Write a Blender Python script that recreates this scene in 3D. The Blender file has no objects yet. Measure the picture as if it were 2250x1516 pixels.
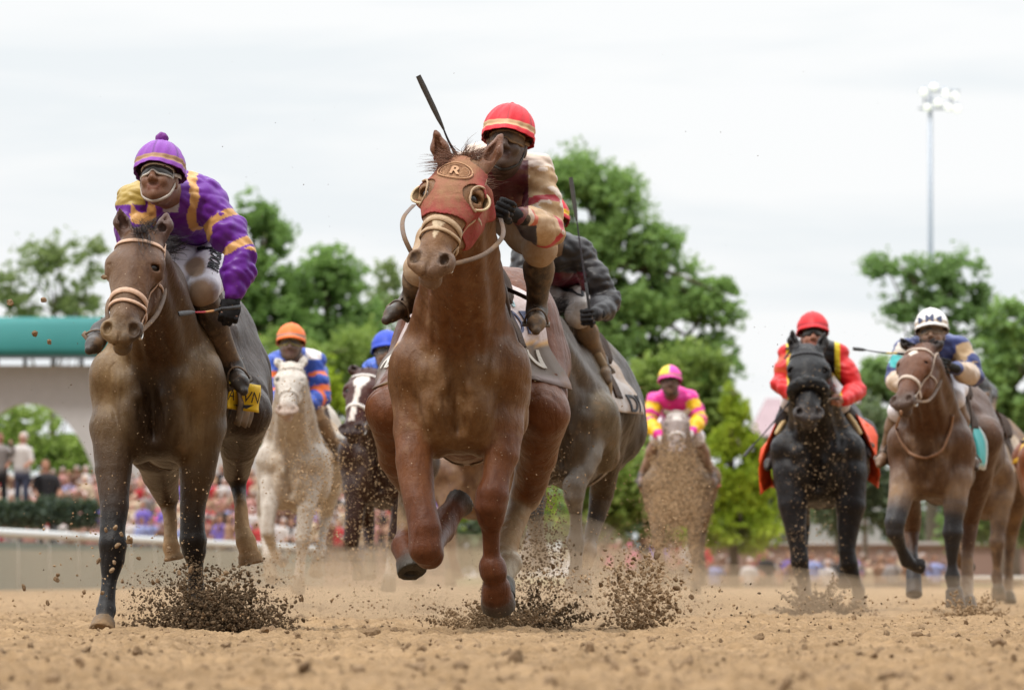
import bpy, bmesh, math, random
import numpy as np
from mathutils import Vector, Matrix
from mathutils.bvhtree import BVHTree
from mathutils.noise import fractal as mfractal

SC = bpy.context.scene
# ---------------------------------------------------------------- camera, world, sun, exposure
FPX, HORIZ, CAMZ = 16000.0, 1268.0, 0.24       # focal length in photo pixels, horizon row, lens height
cam_d = bpy.data.cameras.new('camera')
cam = bpy.data.objects.new('camera', cam_d)
SC.collection.objects.link(cam)
cam.location = (0, 0, CAMZ)
cam.rotation_euler = (math.radians(90), 0, 0)
cam_d.sensor_width = 36.0
cam_d.sensor_fit = 'HORIZONTAL'
cam_d.lens = 36.0 * FPX / 2250.0
cam_d.shift_y = (HORIZ - 758.0) / 2250.0
cam_d.clip_start = 1.0
cam_d.clip_end = 6000.0
cam_d.dof.use_dof = True
cam_d.dof.focus_distance = 31.2
cam_d.dof.aperture_fstop = 8.5
SC.camera = cam

wd = bpy.data.worlds.new("World")
SC.world = wd
wd.use_nodes = True
nt = wd.node_tree
N, Lk = nt.nodes, nt.links
for n in list(N): N.remove(n)
out = N.new('ShaderNodeOutputWorld')
SUN_EL, SUN_AZ = math.radians(60), math.radians(215)
sky = N.new('ShaderNodeTexSky'); sky.sky_type = 'NISHITA'; sky.sun_disc = False
sky.sun_elevation = SUN_EL; sky.sun_rotation = SUN_AZ; sky.dust_density = 3.0
bg1 = N.new('ShaderNodeBackground'); bg1.inputs['Strength'].default_value = 0.10
Lk.new(sky.outputs[0], bg1.inputs['Color'])
# overcast deck: brighter towards the zenith, long thin streaks low down
tc = N.new('ShaderNodeTexCoord')
sep = N.new('ShaderNodeSeparateXYZ'); Lk.new(tc.outputs['Generated'], sep.inputs[0])
mp = N.new('ShaderNodeMapping'); mp.inputs['Scale'].default_value = (9.0, 9.0, 70.0)
mp.inputs['Rotation'].default_value = (0.0, math.radians(1.2), 0)
Lk.new(tc.outputs['Generated'], mp.inputs[0])
nz = N.new('ShaderNodeTexNoise'); nz.inputs['Scale'].default_value = 1.0
nz.inputs['Detail'].default_value = 5.0; nz.inputs['Roughness'].default_value = 0.55
nz.inputs['Distortion'].default_value = 0.4
Lk.new(mp.outputs[0], nz.inputs['Vector'])
cr = N.new('ShaderNodeValToRGB')
cr.color_ramp.elements[0].position = 0.40; cr.color_ramp.elements[0].color = (0.865, 0.905, 0.93, 1)
cr.color_ramp.elements[1].position = 0.58; cr.color_ramp.elements[1].color = (0.97, 0.98, 0.985, 1)
Lk.new(nz.outputs['Fac'], cr.inputs[0])
mr = N.new('ShaderNodeMapRange')
mr.inputs['From Min'].default_value = 0.09; mr.inputs['From Max'].default_value = 0.8
mr.inputs['To Min'].default_value = 0.88; mr.inputs['To Max'].default_value = 3.1
Lk.new(sep.outputs['Z'], mr.inputs['Value'])
# low sky behind the camera dimmed, added so light from above contrasts more
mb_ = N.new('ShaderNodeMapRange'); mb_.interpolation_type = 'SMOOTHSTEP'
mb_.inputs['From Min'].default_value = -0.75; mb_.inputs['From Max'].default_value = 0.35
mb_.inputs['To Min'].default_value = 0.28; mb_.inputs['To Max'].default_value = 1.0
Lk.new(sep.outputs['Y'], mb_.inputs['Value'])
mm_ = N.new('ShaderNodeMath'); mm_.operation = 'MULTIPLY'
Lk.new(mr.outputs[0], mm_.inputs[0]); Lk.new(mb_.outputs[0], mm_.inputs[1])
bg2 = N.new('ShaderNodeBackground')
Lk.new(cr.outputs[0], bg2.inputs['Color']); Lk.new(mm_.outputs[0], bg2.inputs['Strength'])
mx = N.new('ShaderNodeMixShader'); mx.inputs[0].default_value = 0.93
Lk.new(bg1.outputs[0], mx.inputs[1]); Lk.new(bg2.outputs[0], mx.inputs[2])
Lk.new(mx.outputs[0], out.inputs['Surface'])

sun_d = bpy.data.lights.new('sun', 'SUN'); sun_d.energy = 2.6; sun_d.angle = math.radians(10)
sun_d.color = (1.0, 0.95, 0.88)
sun = bpy.data.objects.new('sun', sun_d); SC.collection.objects.link(sun)
# the sun stands behind the camera's left shoulder, high
sdir = Vector((math.sin(SUN_AZ) * math.cos(SUN_EL), math.cos(SUN_AZ) * math.cos(SUN_EL), math.sin(SUN_EL)))
sun.rotation_euler = sdir.to_track_quat('Z', 'Y').to_euler()

SC.view_settings.view_transform = 'Standard'
SC.view_settings.look = 'None'
SC.view_settings.exposure = 0.26
SC.view_settings.gamma = 1.0
SC.view_settings.use_curve_mapping = False
SC.cycles.use_denoising = True
SC.cycles.max_bounces = 6
SC.cycles.transparent_max_bounces = 12
SC.cycles.volume_bounces = 0
rnd = random.Random(7)
rng = np.random.default_rng(11)

# ---------------------------------------------------------------- small helpers
def W(px, py, d):
    """the place in the world that stands at photo pixel (px, py) and d metres down the track"""
    return np.array(((px - 1125.0) * d / FPX, d, CAMZ + (HORIZ - py) * d / FPX))

def link(o, parent=None):
    SC.collection.objects.link(o)
    if parent is not None: o.parent = parent
    return o

def tag(o, label=None, cat=None, group=None, kind=None):
    if label: o['label'] = label
    if cat: o['category'] = cat
    if group: o['group'] = group
    if kind: o['kind'] = kind
    return o

def empty(name, loc, label=None, cat=None, group=None):
    o = bpy.data.objects.new(name, None); o.empty_display_size = 0.2
    o.location = Vector(loc); link(o)
    return tag(o, label, cat, group)

def np_mesh(name, V, F, mat=None, parent=None, base=(0, 0, 0), col=None, smooth=True):
    """V (n,3) world positions, F (m,3|4) or list of arrays -> ONE object whose origin is base"""
    me = bpy.data.meshes.new(name)
    V = np.asarray(V, dtype=np.float32) - np.asarray(base, dtype=np.float32)
    Fs = F if isinstance(F, list) else [F]
    Fs = [np.asarray(f, dtype=np.int32) for f in Fs if len(f)]
    me.vertices.add(len(V)); me.vertices.foreach_set('co', V.ravel())
    nl = sum(f.size for f in Fs); nf = sum(len(f) for f in Fs)
    me.loops.add(nl); me.loops.foreach_set('vertex_index', np.concatenate([f.ravel() for f in Fs]))
    me.polygons.add(nf)
    starts, s = [], 0
    for f in Fs:
        starts.append(s + np.arange(len(f)) * f.shape[1]); s += f.size
    me.polygons.foreach_set('loop_start', np.concatenate(starts).astype(np.int32))
    me.update(calc_edges=True)
    me.polygons.foreach_set('use_smooth', np.full(nf, smooth, dtype=bool))
    if col is not None:
        a = me.attributes.new('Col', 'FLOAT_COLOR', 'POINT')
        c = np.asarray(col, dtype=np.float32)
        if c.shape[1] == 3: c = np.concatenate([c, np.zeros((len(c), 1), np.float32)], 1)
        a.data.foreach_set('color', c.ravel())
    if mat is not None: me.materials.append(mat)
    o = bpy.data.objects.new(name, me)
    link(o)
    if parent is not None:
        o.parent = parent
        o.location = Vector(np.asarray(base, float)) - Vector(parent_world(parent))
    else:
        o.location = Vector(np.asarray(base, float))
    return o

def parent_world(p):
    v = Vector(p.location)
    while p.parent is not None:
        p = p.parent; v = v + Vector(p.location)
    return v

def unit(v):
    v = np.asarray(v, float); return v / (np.linalg.norm(v) + 1e-12)

# ---------------------------------------------------------------- signed distance modelling
class Field:
    """a list of rounded solids blended into one continuous skin (surface nets over a distance grid)"""
    def __init__(self): self.p = []
    def cap(self, a, b, ra, rb, k=0.02, col=None, op='u', flat=None, fax=None):
        self.p.append(('cap', np.asarray(a, float), np.asarray(b, float), ra, rb, k, col, op, flat, None if fax is None else unit(fax)))
    def ell(self, c, r, ax=None, k=0.02, col=None, op='u'):
        A = np.eye(3) if ax is None else np.array([unit(v) for v in ax])
        self.p.append(('ell', np.asarray(c, float), np.asarray(r, float), A, None, k, col, op, None, None))
    def cone(self, a, b, ra, rb, k=0.01, col=None, op='u'):
        self.p.append(('cone', np.asarray(a, float), np.asarray(b, float), ra, rb, k, col, op, None, None))
    def bounds(self, q):
        if q[0] == 'ell': m = float(np.max(q[2])); return q[1] - m, q[1] + m
        r = max(q[3], q[4]) * (1.45 if q[0] == 'cone' else 1.0)
        return np.minimum(q[1], q[2]) - r, np.maximum(q[1], q[2]) + r
    @staticmethod
    def dist(q, P):
        if q[0] == 'ell':
            L = (P - q[1].astype(np.float32)) @ q[3].T.astype(np.float32)
            r = q[2].astype(np.float32)
            k0 = np.sqrt(((L / r) ** 2).sum(-1)); k1 = np.sqrt(((L / (r * r)) ** 2).sum(-1)) + 1e-9
            return k0 * (k0 - 1.0) / k1
        a, b, ra, rb = q[1].astype(np.float32), q[2].astype(np.float32), q[3], q[4]
        ba = b - a; L2 = float((ba ** 2).sum()) + 1e-12
        pa = P - a
        if q[0] == 'cap':
            f = 1.0
            if q[8] is not None:                      # flattened across one axis
                ax = q[9].astype(np.float32); f = q[8]
                c = pa @ ax; cb = float(ba @ ax)
                t = np.clip((pa @ ba) / L2, 0, 1)
                D = pa - t[..., None] * ba
                dc = D @ ax
                D = D + (dc * (1.0 / f - 1.0))[..., None] * ax
                return (np.sqrt((D ** 2).sum(-1)) - (ra + (rb - ra) * t)) * min(1.0, f * 1.15)
            t = np.clip((pa @ ba) / L2, 0, 1)
            return np.sqrt(((pa - t[..., None] * ba) ** 2).sum(-1)) - (ra + (rb - ra) * t)
        # capped cone
        Ln = math.sqrt(L2); t = (pa @ ba) / L2
        rad = np.sqrt(np.maximum(((pa - t[..., None] * ba) ** 2).sum(-1), 0))
        side = (rad - (ra + (rb - ra) * np.clip(t, 0, 1))) * (Ln / math.hypot(Ln, rb - ra))
        end = np.maximum(-t, t - 1) * Ln
        return np.maximum(side, end)
    def mesh(self, h, inflate=0.0, disp=None, clip=None, sigma=0.012):
        P = self.p
        lo = np.min([self.bounds(q)[0] for q in P if q[7] == 'u'], 0) - 3 * h - inflate
        hi = np.max([self.bounds(q)[1] for q in P if q[7] == 'u'], 0) + 3 * h + inflate
        n = np.ceil((hi - lo) / h).astype(int) + 1
        G = np.full(n, 0.5, np.float32)
        ax = [(lo[i] + np.arange(n[i]) * h).astype(np.float32) for i in range(3)]
        for q in P:
            bl, bh = self.bounds(q); m = q[5] + 3 * h + inflate
            i0 = np.clip(np.floor((bl - m - lo) / h).astype(int), 0, n - 1)
            i1 = np.clip(np.ceil((bh + m - lo) / h).astype(int) + 1, 1, n)
            if np.any(i1 <= i0): continue
            sl = tuple(slice(i0[i], i1[i]) for i in range(3))
            g = np.stack(np.meshgrid(ax[0][sl[0]], ax[1][sl[1]], ax[2][sl[2]], indexing='ij'), -1)
            d = self.dist(q, g).astype(np.float32)
            o = G[sl]; k = q[5]
            if q[7] == 'u':
                hh = np.maximum(k - np.abs(o - d), 0) / k
                G[sl] = np.minimum(o, d) - hh * hh * k * 0.25
            else:
                d = -d
                hh = np.maximum(k - np.abs(o - d), 0) / k
                G[sl] = np.maximum(o, d) + hh * hh * k * 0.25
        if inflate: G -= inflate
        if disp is not None or clip is not None:
            band = np.argwhere(np.abs(G) < 0.03 + h)
            Pb = (lo + band * h).astype(np.float32)
            v = G[tuple(band.T)]
            if disp is not None: v = v - disp(Pb)
            G[tuple(band.T)] = v
            if clip is not None:
                sel = np.argwhere(G < 0.03 + h)
                Pb = (lo + sel * h).astype(np.float32)
                G[tuple(sel.T)] = np.maximum(G[tuple(sel.T)], clip(Pb))
        V, F = surfnet(G, lo, h)
        C = None
        cols = [q for q in P if q[6] is not None and q[7] == 'u']
        if cols:
            ws = np.zeros((len(V), 1)); C = np.zeros((len(V), 4))
            Vf = V.astype(np.float32)
            for q in cols:
                d = self.dist(q, Vf)
                w = np.exp(-np.clip(d, -0.05, 0.3) / sigma)[:, None]
                C += w * np.asarray(q[6])[None]; ws += w
            C /= ws
        return V, F, C

def surfnet(G, lo, h):
    S = G < 0
    n = np.array(G.shape)
    cnt = np.zeros(n - 1, np.uint8)
    for c in range(8):
        i, j, k = c & 1, (c >> 1) & 1, (c >> 2) & 1
        cnt += S[i:n[0] - 1 + i, j:n[1] - 1 + j, k:n[2] - 1 + k]
    act = (cnt > 0) & (cnt < 8)
    cells = np.argwhere(act)
    idx = np.full(n - 1, -1, np.int32); idx[act] = np.arange(len(cells))
    pos = np.zeros((len(cells), 3)); num = np.zeros(len(cells))
    offs = [np.array(((c & 1), (c >> 1) & 1, (c >> 2) & 1)) for c in range(8)]
    cv = [G[tuple((cells + o).T)] for o in offs]
    for a in range(8):
        for ax in range(3):
            if (a >> ax) & 1: continue
            b = a | (1 << ax)
            m = (cv[a] < 0) != (cv[b] < 0)
            t = cv[a][m] / (cv[a][m] - cv[b][m])
            p = np.tile(offs[a].astype(float), (m.sum(), 1)); p[:, ax] = t
            pos[m] += p; num[m] += 1
    V = lo + (cells + pos / num[:, None]) * h
    Fs = []
    for ax in range(3):
        u, v = (ax + 1) % 3, (ax + 2) % 3
        sa = [slice(None)] * 3; sb = [slice(None)] * 3
        sa[ax] = slice(0, n[ax] - 1); sb[ax] = slice(1, n[ax])
        A, B = S[tuple(sa)], S[tuple(sb)]
        e = np.argwhere(A != B)
        e = e[(e[:, u] > 0) & (e[:, v] > 0) & (e[:, u] < n[u] - 1) & (e[:, v] < n[v] - 1)]
        if not len(e): continue
        du = np.zeros(3, int); du[u] = 1; dv = np.zeros(3, int); dv[v] = 1
        q = np.stack([idx[tuple((e - du - dv).T)], idx[tuple((e - dv).T)], idx[tuple(e.T)], idx[tuple((e - du).T)]], 1)
        fl = ~A[tuple(e.T)]
        q[fl] = q[fl][:, ::-1]
        Fs.append(q)
    F = np.concatenate(Fs)
    return V, F[(F >= 0).all(1)]

def bvh_of(V, F):
    tr = [tuple(int(i) for i in f) for f in F]
    return BVHTree.FromPolygons([tuple(v) for v in V], tr, all_triangles=False)

def folds(seed, amp, freq, ax=(0.3, 0.2, 1.0), crease=False):
    """cloth folds: warped waves running across the limb"""
    r = np.random.default_rng(seed)
    ax = unit(ax)
    ks = [unit(ax + r.normal(0, 0.45, 3)) * freq * r.uniform(0.6, 1.7) for _ in range(5)]
    ph = r.uniform(0, 6.28, 5); wr = [r.normal(0, 1, 3) * freq * 0.35 for _ in range(5)]
    def f(P):
        s = 0
        for k, p, w in zip(ks, ph, wr):
            s = s + (np.sin(P @ k + p + 1.6 * np.sin(P @ w + p * 2)) if not crease else 1.6 * np.abs(np.sin(.5 * (P @ k) + p + 1.2 * np.sin(P @ w + p * 2))) - 1)
        return amp * s / 2.6
    return f

# ---------------------------------------------------------------- tubes, ribbons, solids
class MB:
    def __init__(self): self.V, self.F4, self.F3, self.n, self.C = [], [], [], 0, []
    def add(self, V, F, col=None):
        V = np.asarray(V, float); F = np.asarray(F, int)
        if F.shape[1] == 4: self.F4.append(F + self.n)
        else: self.F3.append(F + self.n)
        self.V.append(V); self.n += len(V)
        if col is not None:
            c = np.asarray(col, float)
            if c.ndim == 1: c = np.tile(c, (len(V), 1))
            if c.shape[1] == 3: c = np.concatenate([c, np.zeros((len(c), 1))], 1)
            self.C.append(c)
    def tube(self, pts, rad, col=None, seg=8, flat=None):
        pts = np.asarray(pts, float); m = len(pts)
        rad = np.broadcast_to(np.asarray(rad, float), (m,))
        T = np.gradient(pts, axis=0); T /= np.linalg.norm(T, axis=1)[:, None] + 1e-12
        ref = np.array((0, 0, 1.0)) if abs(T[0][2]) < 0.9 else np.array((1.0, 0, 0))
        a = unit(np.cross(T[0], ref)); V = []
        for i in range(m):
            a = unit(a - T[i] * (a @ T[i])); b = np.cross(T[i], a)
            for s in range(seg):
                th = 2 * math.pi * s / seg
                V.append(pts[i] + rad[i] * (math.cos(th) * a + math.sin(th) * b))
        V.append(pts[0] - T[0] * rad[0] * 0.3); V.append(pts[-1] + T[-1] * rad[-1] * 0.3)
        F = [(i * seg + s, i * seg + (s + 1) % seg, (i + 1) * seg + (s + 1) % seg, (i + 1) * seg + s) for i in range(m - 1) for s in range(seg)]
        e0, e1 = m * seg, m * seg + 1
        C = None
        if col is not None:
            C = np.asarray(col, float)
            C = np.concatenate([np.repeat(C, seg, 0), C[:1], C[-1:]]) if C.ndim == 2 else C
        base = self.n
        self.add(V, F, C)
        self.F3.append(np.array([(e0, (s + 1) % seg, s) for s in range(seg)] + [(e1, (m - 1) * seg + s, (m - 1) * seg + (s + 1) % seg) for s in range(seg)]) + base)
    def ribbon(self, pts, nrm, w, th=0.003, col=None, closed=False):
        """a strap: pts its centre line, nrm the outward normals, w its width"""
        pts = np.asarray(pts, float); nrm = np.asarray(nrm, float); m = len(pts)
        if closed: T = np.roll(pts, -1, 0) - np.roll(pts, 1, 0)
        else: T = np.gradient(pts, axis=0)
        T /= np.linalg.norm(T, axis=1)[:, None] + 1e-12
        S = np.cross(T, nrm); S /= np.linalg.norm(S, axis=1)[:, None] + 1e-12
        w = np.broadcast_to(np.asarray(w, float), (m,))[:, None] * 0.5
        prof = [pts - S * w - nrm * th * .5, pts - S * w * 0.92 + nrm * th, pts + nrm * th * 1.25, pts + S * w * 0.92 + nrm * th, pts + S * w - nrm * th * .5]
        V = np.stack(prof, 1).reshape(-1, 3)
        F = []
        for i in range(m if closed else m - 1):
            j = (i + 1) % m
            for s in range(4): F.append((i * 5 + s, i * 5 + s + 1, j * 5 + s + 1, j * 5 + s))
            F.append((i * 5 + 4, i * 5, j * 5, j * 5 + 4))
        C = None
        if col is not None:
            C = np.asarray(col, float); C = np.repeat(C, 5, 0) if C.ndim == 2 else C
        self.add(V, F, C)
    def box(self, c, half, ax=None, col=None):
        A = np.eye(3) if ax is None else np.array([unit(v) for v in ax]); c = np.asarray(c, float)
        V = [c + (A * np.array(half)[:, None]).T @ np.array((x, y, z)) for x in (-1, 1) for y in (-1, 1) for z in (-1, 1)]
        self.add(V, [(0, 1, 3, 2), (4, 6, 7, 5), (0, 4, 5, 1), (2, 3, 7, 6), (0, 2, 6, 4), (1, 5, 7, 3)], col)
    def build(self, name, mat, parent=None, base=(0, 0, 0), smooth=True):
        Fs = []
        if self.F4: Fs.append(np.concatenate(self.F4))
        if self.F3: Fs.append(np.concatenate(self.F3))
        return np_mesh(name, np.concatenate(self.V), Fs, mat, parent, base, np.concatenate(self.C) if self.C else None, smooth)

def spline(pts, n):
    """Catmull-Rom through the points"""
    P = np.asarray(pts, float); m = len(P); out_ = []
    for t in np.linspace(0, m - 1 - 1e-9, n):
        i = int(t); f = t - i
        p0, p1, p2, p3 = P[max(i - 1, 0)], P[i], P[min(i + 1, m - 1)], P[min(i + 2, m - 1)]
        out_.append(0.5 * ((2 * p1) + (-p0 + p2) * f + (2 * p0 - 5 * p1 + 4 * p2 - p3) * f * f + (-p0 + 3 * p1 - 3 * p2 + p3) * f ** 3))
    return np.array(out_)

# ---------------------------------------------------------------- materials
def new_mat(name):
    m = bpy.data.materials.new(name); m.use_nodes = True
    return m, m.node_tree.nodes, m.node_tree.links, m.node_tree.nodes['Principled BSDF']

def noise(N, L, vec, scale, detail=4, rough=0.55, dist=0.0):
    n = N.new('ShaderNodeTexNoise'); n.inputs['Scale'].default_value = scale
    n.inputs['Detail'].default_value = detail; n.inputs['Roughness'].default_value = rough
    n.inputs['Distortion'].default_value = dist
    if vec is not None: L.new(vec, n.inputs['Vector'])
    return n.outputs['Fac']

def ramp(N, L, fac, p0, p1, c0=(0, 0, 0, 1), c1=(1, 1, 1, 1)):
    r = N.new('ShaderNodeValToRGB'); e = r.color_ramp.elements
    e[0].position, e[0].color, e[1].position, e[1].color = p0, c0, p1, c1
    L.new(fac, r.inputs[0]); return r.outputs['Color']

def mixc(N, L, fac, a, b, mode='MIX'):
    m = N.new('ShaderNodeMix'); m.data_type = 'RGBA'; m.blend_type = mode
    for i, v in ((0, fac), (6, a), (7, b)):
        if hasattr(v, 'node'): L.new(v, m.inputs[i])
        else: m.inputs[i].default_value = v if i == 0 else tuple(v) + ((1,) if len(v) == 3 else ())
    return m.outputs[2]

def mathn(N, L, op, a, b=None, clamp=False):
    m = N.new('ShaderNodeMath'); m.operation = op; m.use_clamp = clamp
    for i, v in ((0, a), (1, b)):
        if v is None: continue
        if hasattr(v, 'node'): L.new(v, m.inputs[i])
        else: m.inputs[i].default_value = v
    return m.outputs[0]

def bumpn(N, L, h, strength, dist, prev=None):
    b = N.new('ShaderNodeBump'); b.inputs['Strength'].default_value = strength; b.inputs['Distance'].default_value = dist
    L.new(h, b.inputs['Height'])
    if prev is not None: L.new(prev, b.inputs['Normal'])
    return b.outputs[0]

MUD = (0.30, 0.19, 0.105)
def surf_mat(name, kind='coat', rough=0.5, mudcol=MUD, bump=1.0, sheen=0.0, spec=0.3, speck=0.0, darkspots=0.0, grain=1.0):
    """colour comes from the Col attribute (rgb) and its alpha says how much mud has dried on"""
    m, N, L, B = new_mat(name)
    at = N.new('ShaderNodeAttribute'); at.attribute_name = 'Col'
    tc = N.new('ShaderNodeTexCoord'); v = tc.outputs['Object']
    n1 = noise(N, L, v, 7.0, 6, 0.62, 0.3)
    n2 = noise(N, L, v, 38.0, 5, 0.65)
    n3 = noise(N, L, v, 170.0, 4, 0.7)
    base = mixc(N, L, mathn(N, L, 'MULTIPLY', ramp(N, L, n2, 0.3, 0.75), 0.38 * grain), at.outputs['Color'], (0.42, 0.28, 0.20), 'MULTIPLY')
    n4 = noise(N, L, v, 330.0, 3, 0.7)
    base = mixc(N, L, mathn(N, L, 'MULTIPLY', ramp(N, L, n4, 0.35, 0.7), 0.42 * grain), base, (0.35, 0.30, 0.26), 'MULTIPLY')
    if kind == 'coat':      # sweat-darkened streaks running down the hair
        mq = N.new('ShaderNodeMapping'); mq.inputs['Scale'].default_value = (1.0, 1.0, 0.22); L.new(v, mq.inputs[0])
        st = noise(N, L, mq.outputs[0], 24.0, 4, 0.6, 0.5)
        base = mixc(N, L, mathn(N, L, 'MULTIPLY', ramp(N, L, st, 0.42, 0.66), 0.42), base, (0.42, 0.33, 0.27), 'MULTIPLY')
    s = mathn(N, L, 'ADD', mathn(N, L, 'MULTIPLY', n1, 0.75), mathn(N, L, 'MULTIPLY', n2, 0.38))
    thr = mathn(N, L, 'SUBTRACT', 0.86, mathn(N, L, 'MULTIPLY', at.outputs['Alpha'], 0.62))
    mask = mathn(N, L, 'MULTIPLY', mathn(N, L, 'SUBTRACT', s, thr), 3.4, True)
    mask = mathn(N, L, 'MULTIPLY', mask, mathn(N, L, 'MULTIPLY', ramp(N, L, at.outputs['Alpha'], 0.0, 0.2), 0.82), True)
    mc = mixc(N, L, n3, tuple(c * 0.62 for c in mudcol), tuple(min(1, c * 1.35) for c in mudcol))
    c = mixc(N, L, mask, base, mc)
    if speck > 0:      # dried flecks of sand
        vo = N.new('ShaderNodeTexVoronoi'); vo.inputs['Scale'].default_value = 42.0; L.new(v, vo.inputs['Vector'])
        sp = mathn(N, L, 'MULTIPLY', ramp(N, L, vo.outputs['Distance'], 0.06, 0.12, (1, 1, 1, 1), (0, 0, 0, 1)), mathn(N, L, 'MULTIPLY', ramp(N, L, n2, 0.48, 0.56), speck), True)
        c = mixc(N, L, sp, c, (0.55, 0.43, 0.30))
    if darkspots > 0:
        vo = N.new('ShaderNodeTexVoronoi'); vo.inputs['Scale'].default_value = 30.0; L.new(v, vo.inputs['Vector'])
        sp = mathn(N, L, 'MULTIPLY', ramp(N, L, vo.outputs['Distance'], 0.08, 0.14, (1, 1, 1, 1), (0, 0, 0, 1)), mathn(N, L, 'MULTIPLY', ramp(N, L, n1, 0.46, 0.54), darkspots), True)
        c = mixc(N, L, sp, c, (0.05, 0.035, 0.025))
    L.new(c, B.inputs['Base Color'])
    r = mathn(N, L, 'ADD', mathn(N, L, 'MULTIPLY', mask, 0.9 - rough), rough, True)
    L.new(r, B.inputs['Roughness'])
    sp_ = mathn(N, L, 'MULTIPLY', mathn(N, L, 'SUBTRACT', 1.0, mask, True), spec); L.new(sp_, B.inputs['Specular IOR Level'])
    if sheen: B.inputs['Sheen Weight'].default_value = sheen; B.inputs['Sheen Roughness'].default_value = 0.4
    nb = bumpn(N, L, n2, 0.35 * bump, 0.010)
    nb = bumpn(N, L, n3, 0.55 * bump, 0.004, nb)
    if kind == 'cloth' and grain > .5:
        mp = N.new('ShaderNodeMapping'); mp.inputs['Scale'].default_value = (7, 7, 15); L.new(v, mp.inputs[0])
        w = noise(N, L, mp.outputs[0], 1.0, 2, 0.5, 1.2)
        nb = bumpn(N, L, w, 0.35, 0.02, nb)
    if kind == 'coat':
        mp = N.new('ShaderNodeMapping'); mp.inputs['Scale'].default_value = (1.3, 1.3, 0.45); L.new(v, mp.inputs[0])
        w = noise(N, L, mp.outputs[0], 13.0, 3, 0.5, 0.8)
        nb = bumpn(N, L, w, 0.35, 0.025, nb)
    L.new(nb, B.inputs['Normal'])
    return m

def plain_mat(name, col, rough=0.5, metal=0.0, spec=0.4, var=0.2, bump=0.15, scale=30.0, emit=None):
    m, N, L, B = new_mat(name)
    tc = N.new('ShaderNodeTexCoord')
    n1 = noise(N, L, tc.outputs['Object'], scale, 4)
    lo = tuple(c * (1 - var) for c in col); hi = tuple(min(1, c * (1 + var)) for c in col)
    L.new(mixc(N, L, n1, lo, hi), B.inputs['Base Color'])
    B.inputs['Roughness'].default_value = rough; B.inputs['Metallic'].default_value = metal
    B.inputs['Specular IOR Level'].default_value = spec
    L.new(bumpn(N, L, n1, bump, 0.01), B.inputs['Normal'])
    if emit:
        B.inputs['Emission Color'].default_value = (*emit[0], 1); B.inputs['Emission Strength'].default_value = emit[1]
    return m
# ---------------------------------------------------------------- the ground
def vnoise(x, y, seed):
    """value noise on a lattice, numpy"""
    r = np.random.default_rng(seed); n = 512; Lt = r.random((n, n)).astype(np.float32)
    xi, yi = np.floor(x).astype(int), np.floor(y).astype(int); fx, fy = x - xi, y - yi
    fx = fx * fx * (3 - 2 * fx); fy = fy * fy * (3 - 2 * fy)
    a, b, c, d = Lt[xi % n, yi % n], Lt[(xi + 1) % n, yi % n], Lt[xi % n, (yi + 1) % n], Lt[(xi + 1) % n, (yi + 1) % n]
    return (a * (1 - fx) + b * fx) * (1 - fy) + (c * (1 - fx) + d * fx) * fy - .5

def ground_z(x, y):
    z = .034 * vnoise(x * 2.1, y * 1.3, 1) + .034 * vnoise(x * 6, y * 4, 2) + .036 * vnoise(x * 15, y * 11, 3)
    l = vnoise(x * 32, y * 26, 4); z += .036 * np.clip(l, -.1, .5) * np.clip(vnoise(x * 3, y * 2, 8) + .75, .2, 1.2)
    l = vnoise(x * 62 + 9, y * 50, 5); z += .020 * l + .014 * np.abs(vnoise(x * 24, y * 20, 9))
    return z - .012

def dirt_mat(name, lo, hi):
    m, N, L, B = new_mat(name)
    tc = N.new('ShaderNodeTexCoord'); v = tc.outputs['Object']
    a = noise(N, L, v, 1.4, 5); b = noise(N, L, v, 24, 6, .7); c = noise(N, L, v, 160, 4, .7)
    k = mathn(N, L, 'ADD', mathn(N, L, 'MULTIPLY', a, .45), mathn(N, L, 'MULTIPLY', b, .55))
    col = mixc(N, L, ramp(N, L, k, .36, .64), lo, hi)
    col = mixc(N, L, mathn(N, L, 'MULTIPLY', ramp(N, L, c, .4, .75), .45), col, tuple(min(1, h * 1.35) for h in hi))
    L.new(col, B.inputs['Base Color']); B.inputs['Roughness'].default_value = .95; B.inputs['Specular IOR Level'].default_value = .12
    L.new(bumpn(N, L, c, .8, .006, bumpn(N, L, b, .6, .02)), B.inputs['Normal'])
    return m
M_DIRT = dirt_mat('track_dirt', (.140, .088, .045), (.330, .218, .118))
M_CLOD = dirt_mat('clod_dirt', (.115, .074, .042), (.29, .195, .115))
M_WET = dirt_mat('damp_dirt', (.050, .033, .020), (.17, .115, .068))
M_TAN = dirt_mat('flying_tan_dirt', (.17, .11, .06), (.42, .29, .17))

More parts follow.
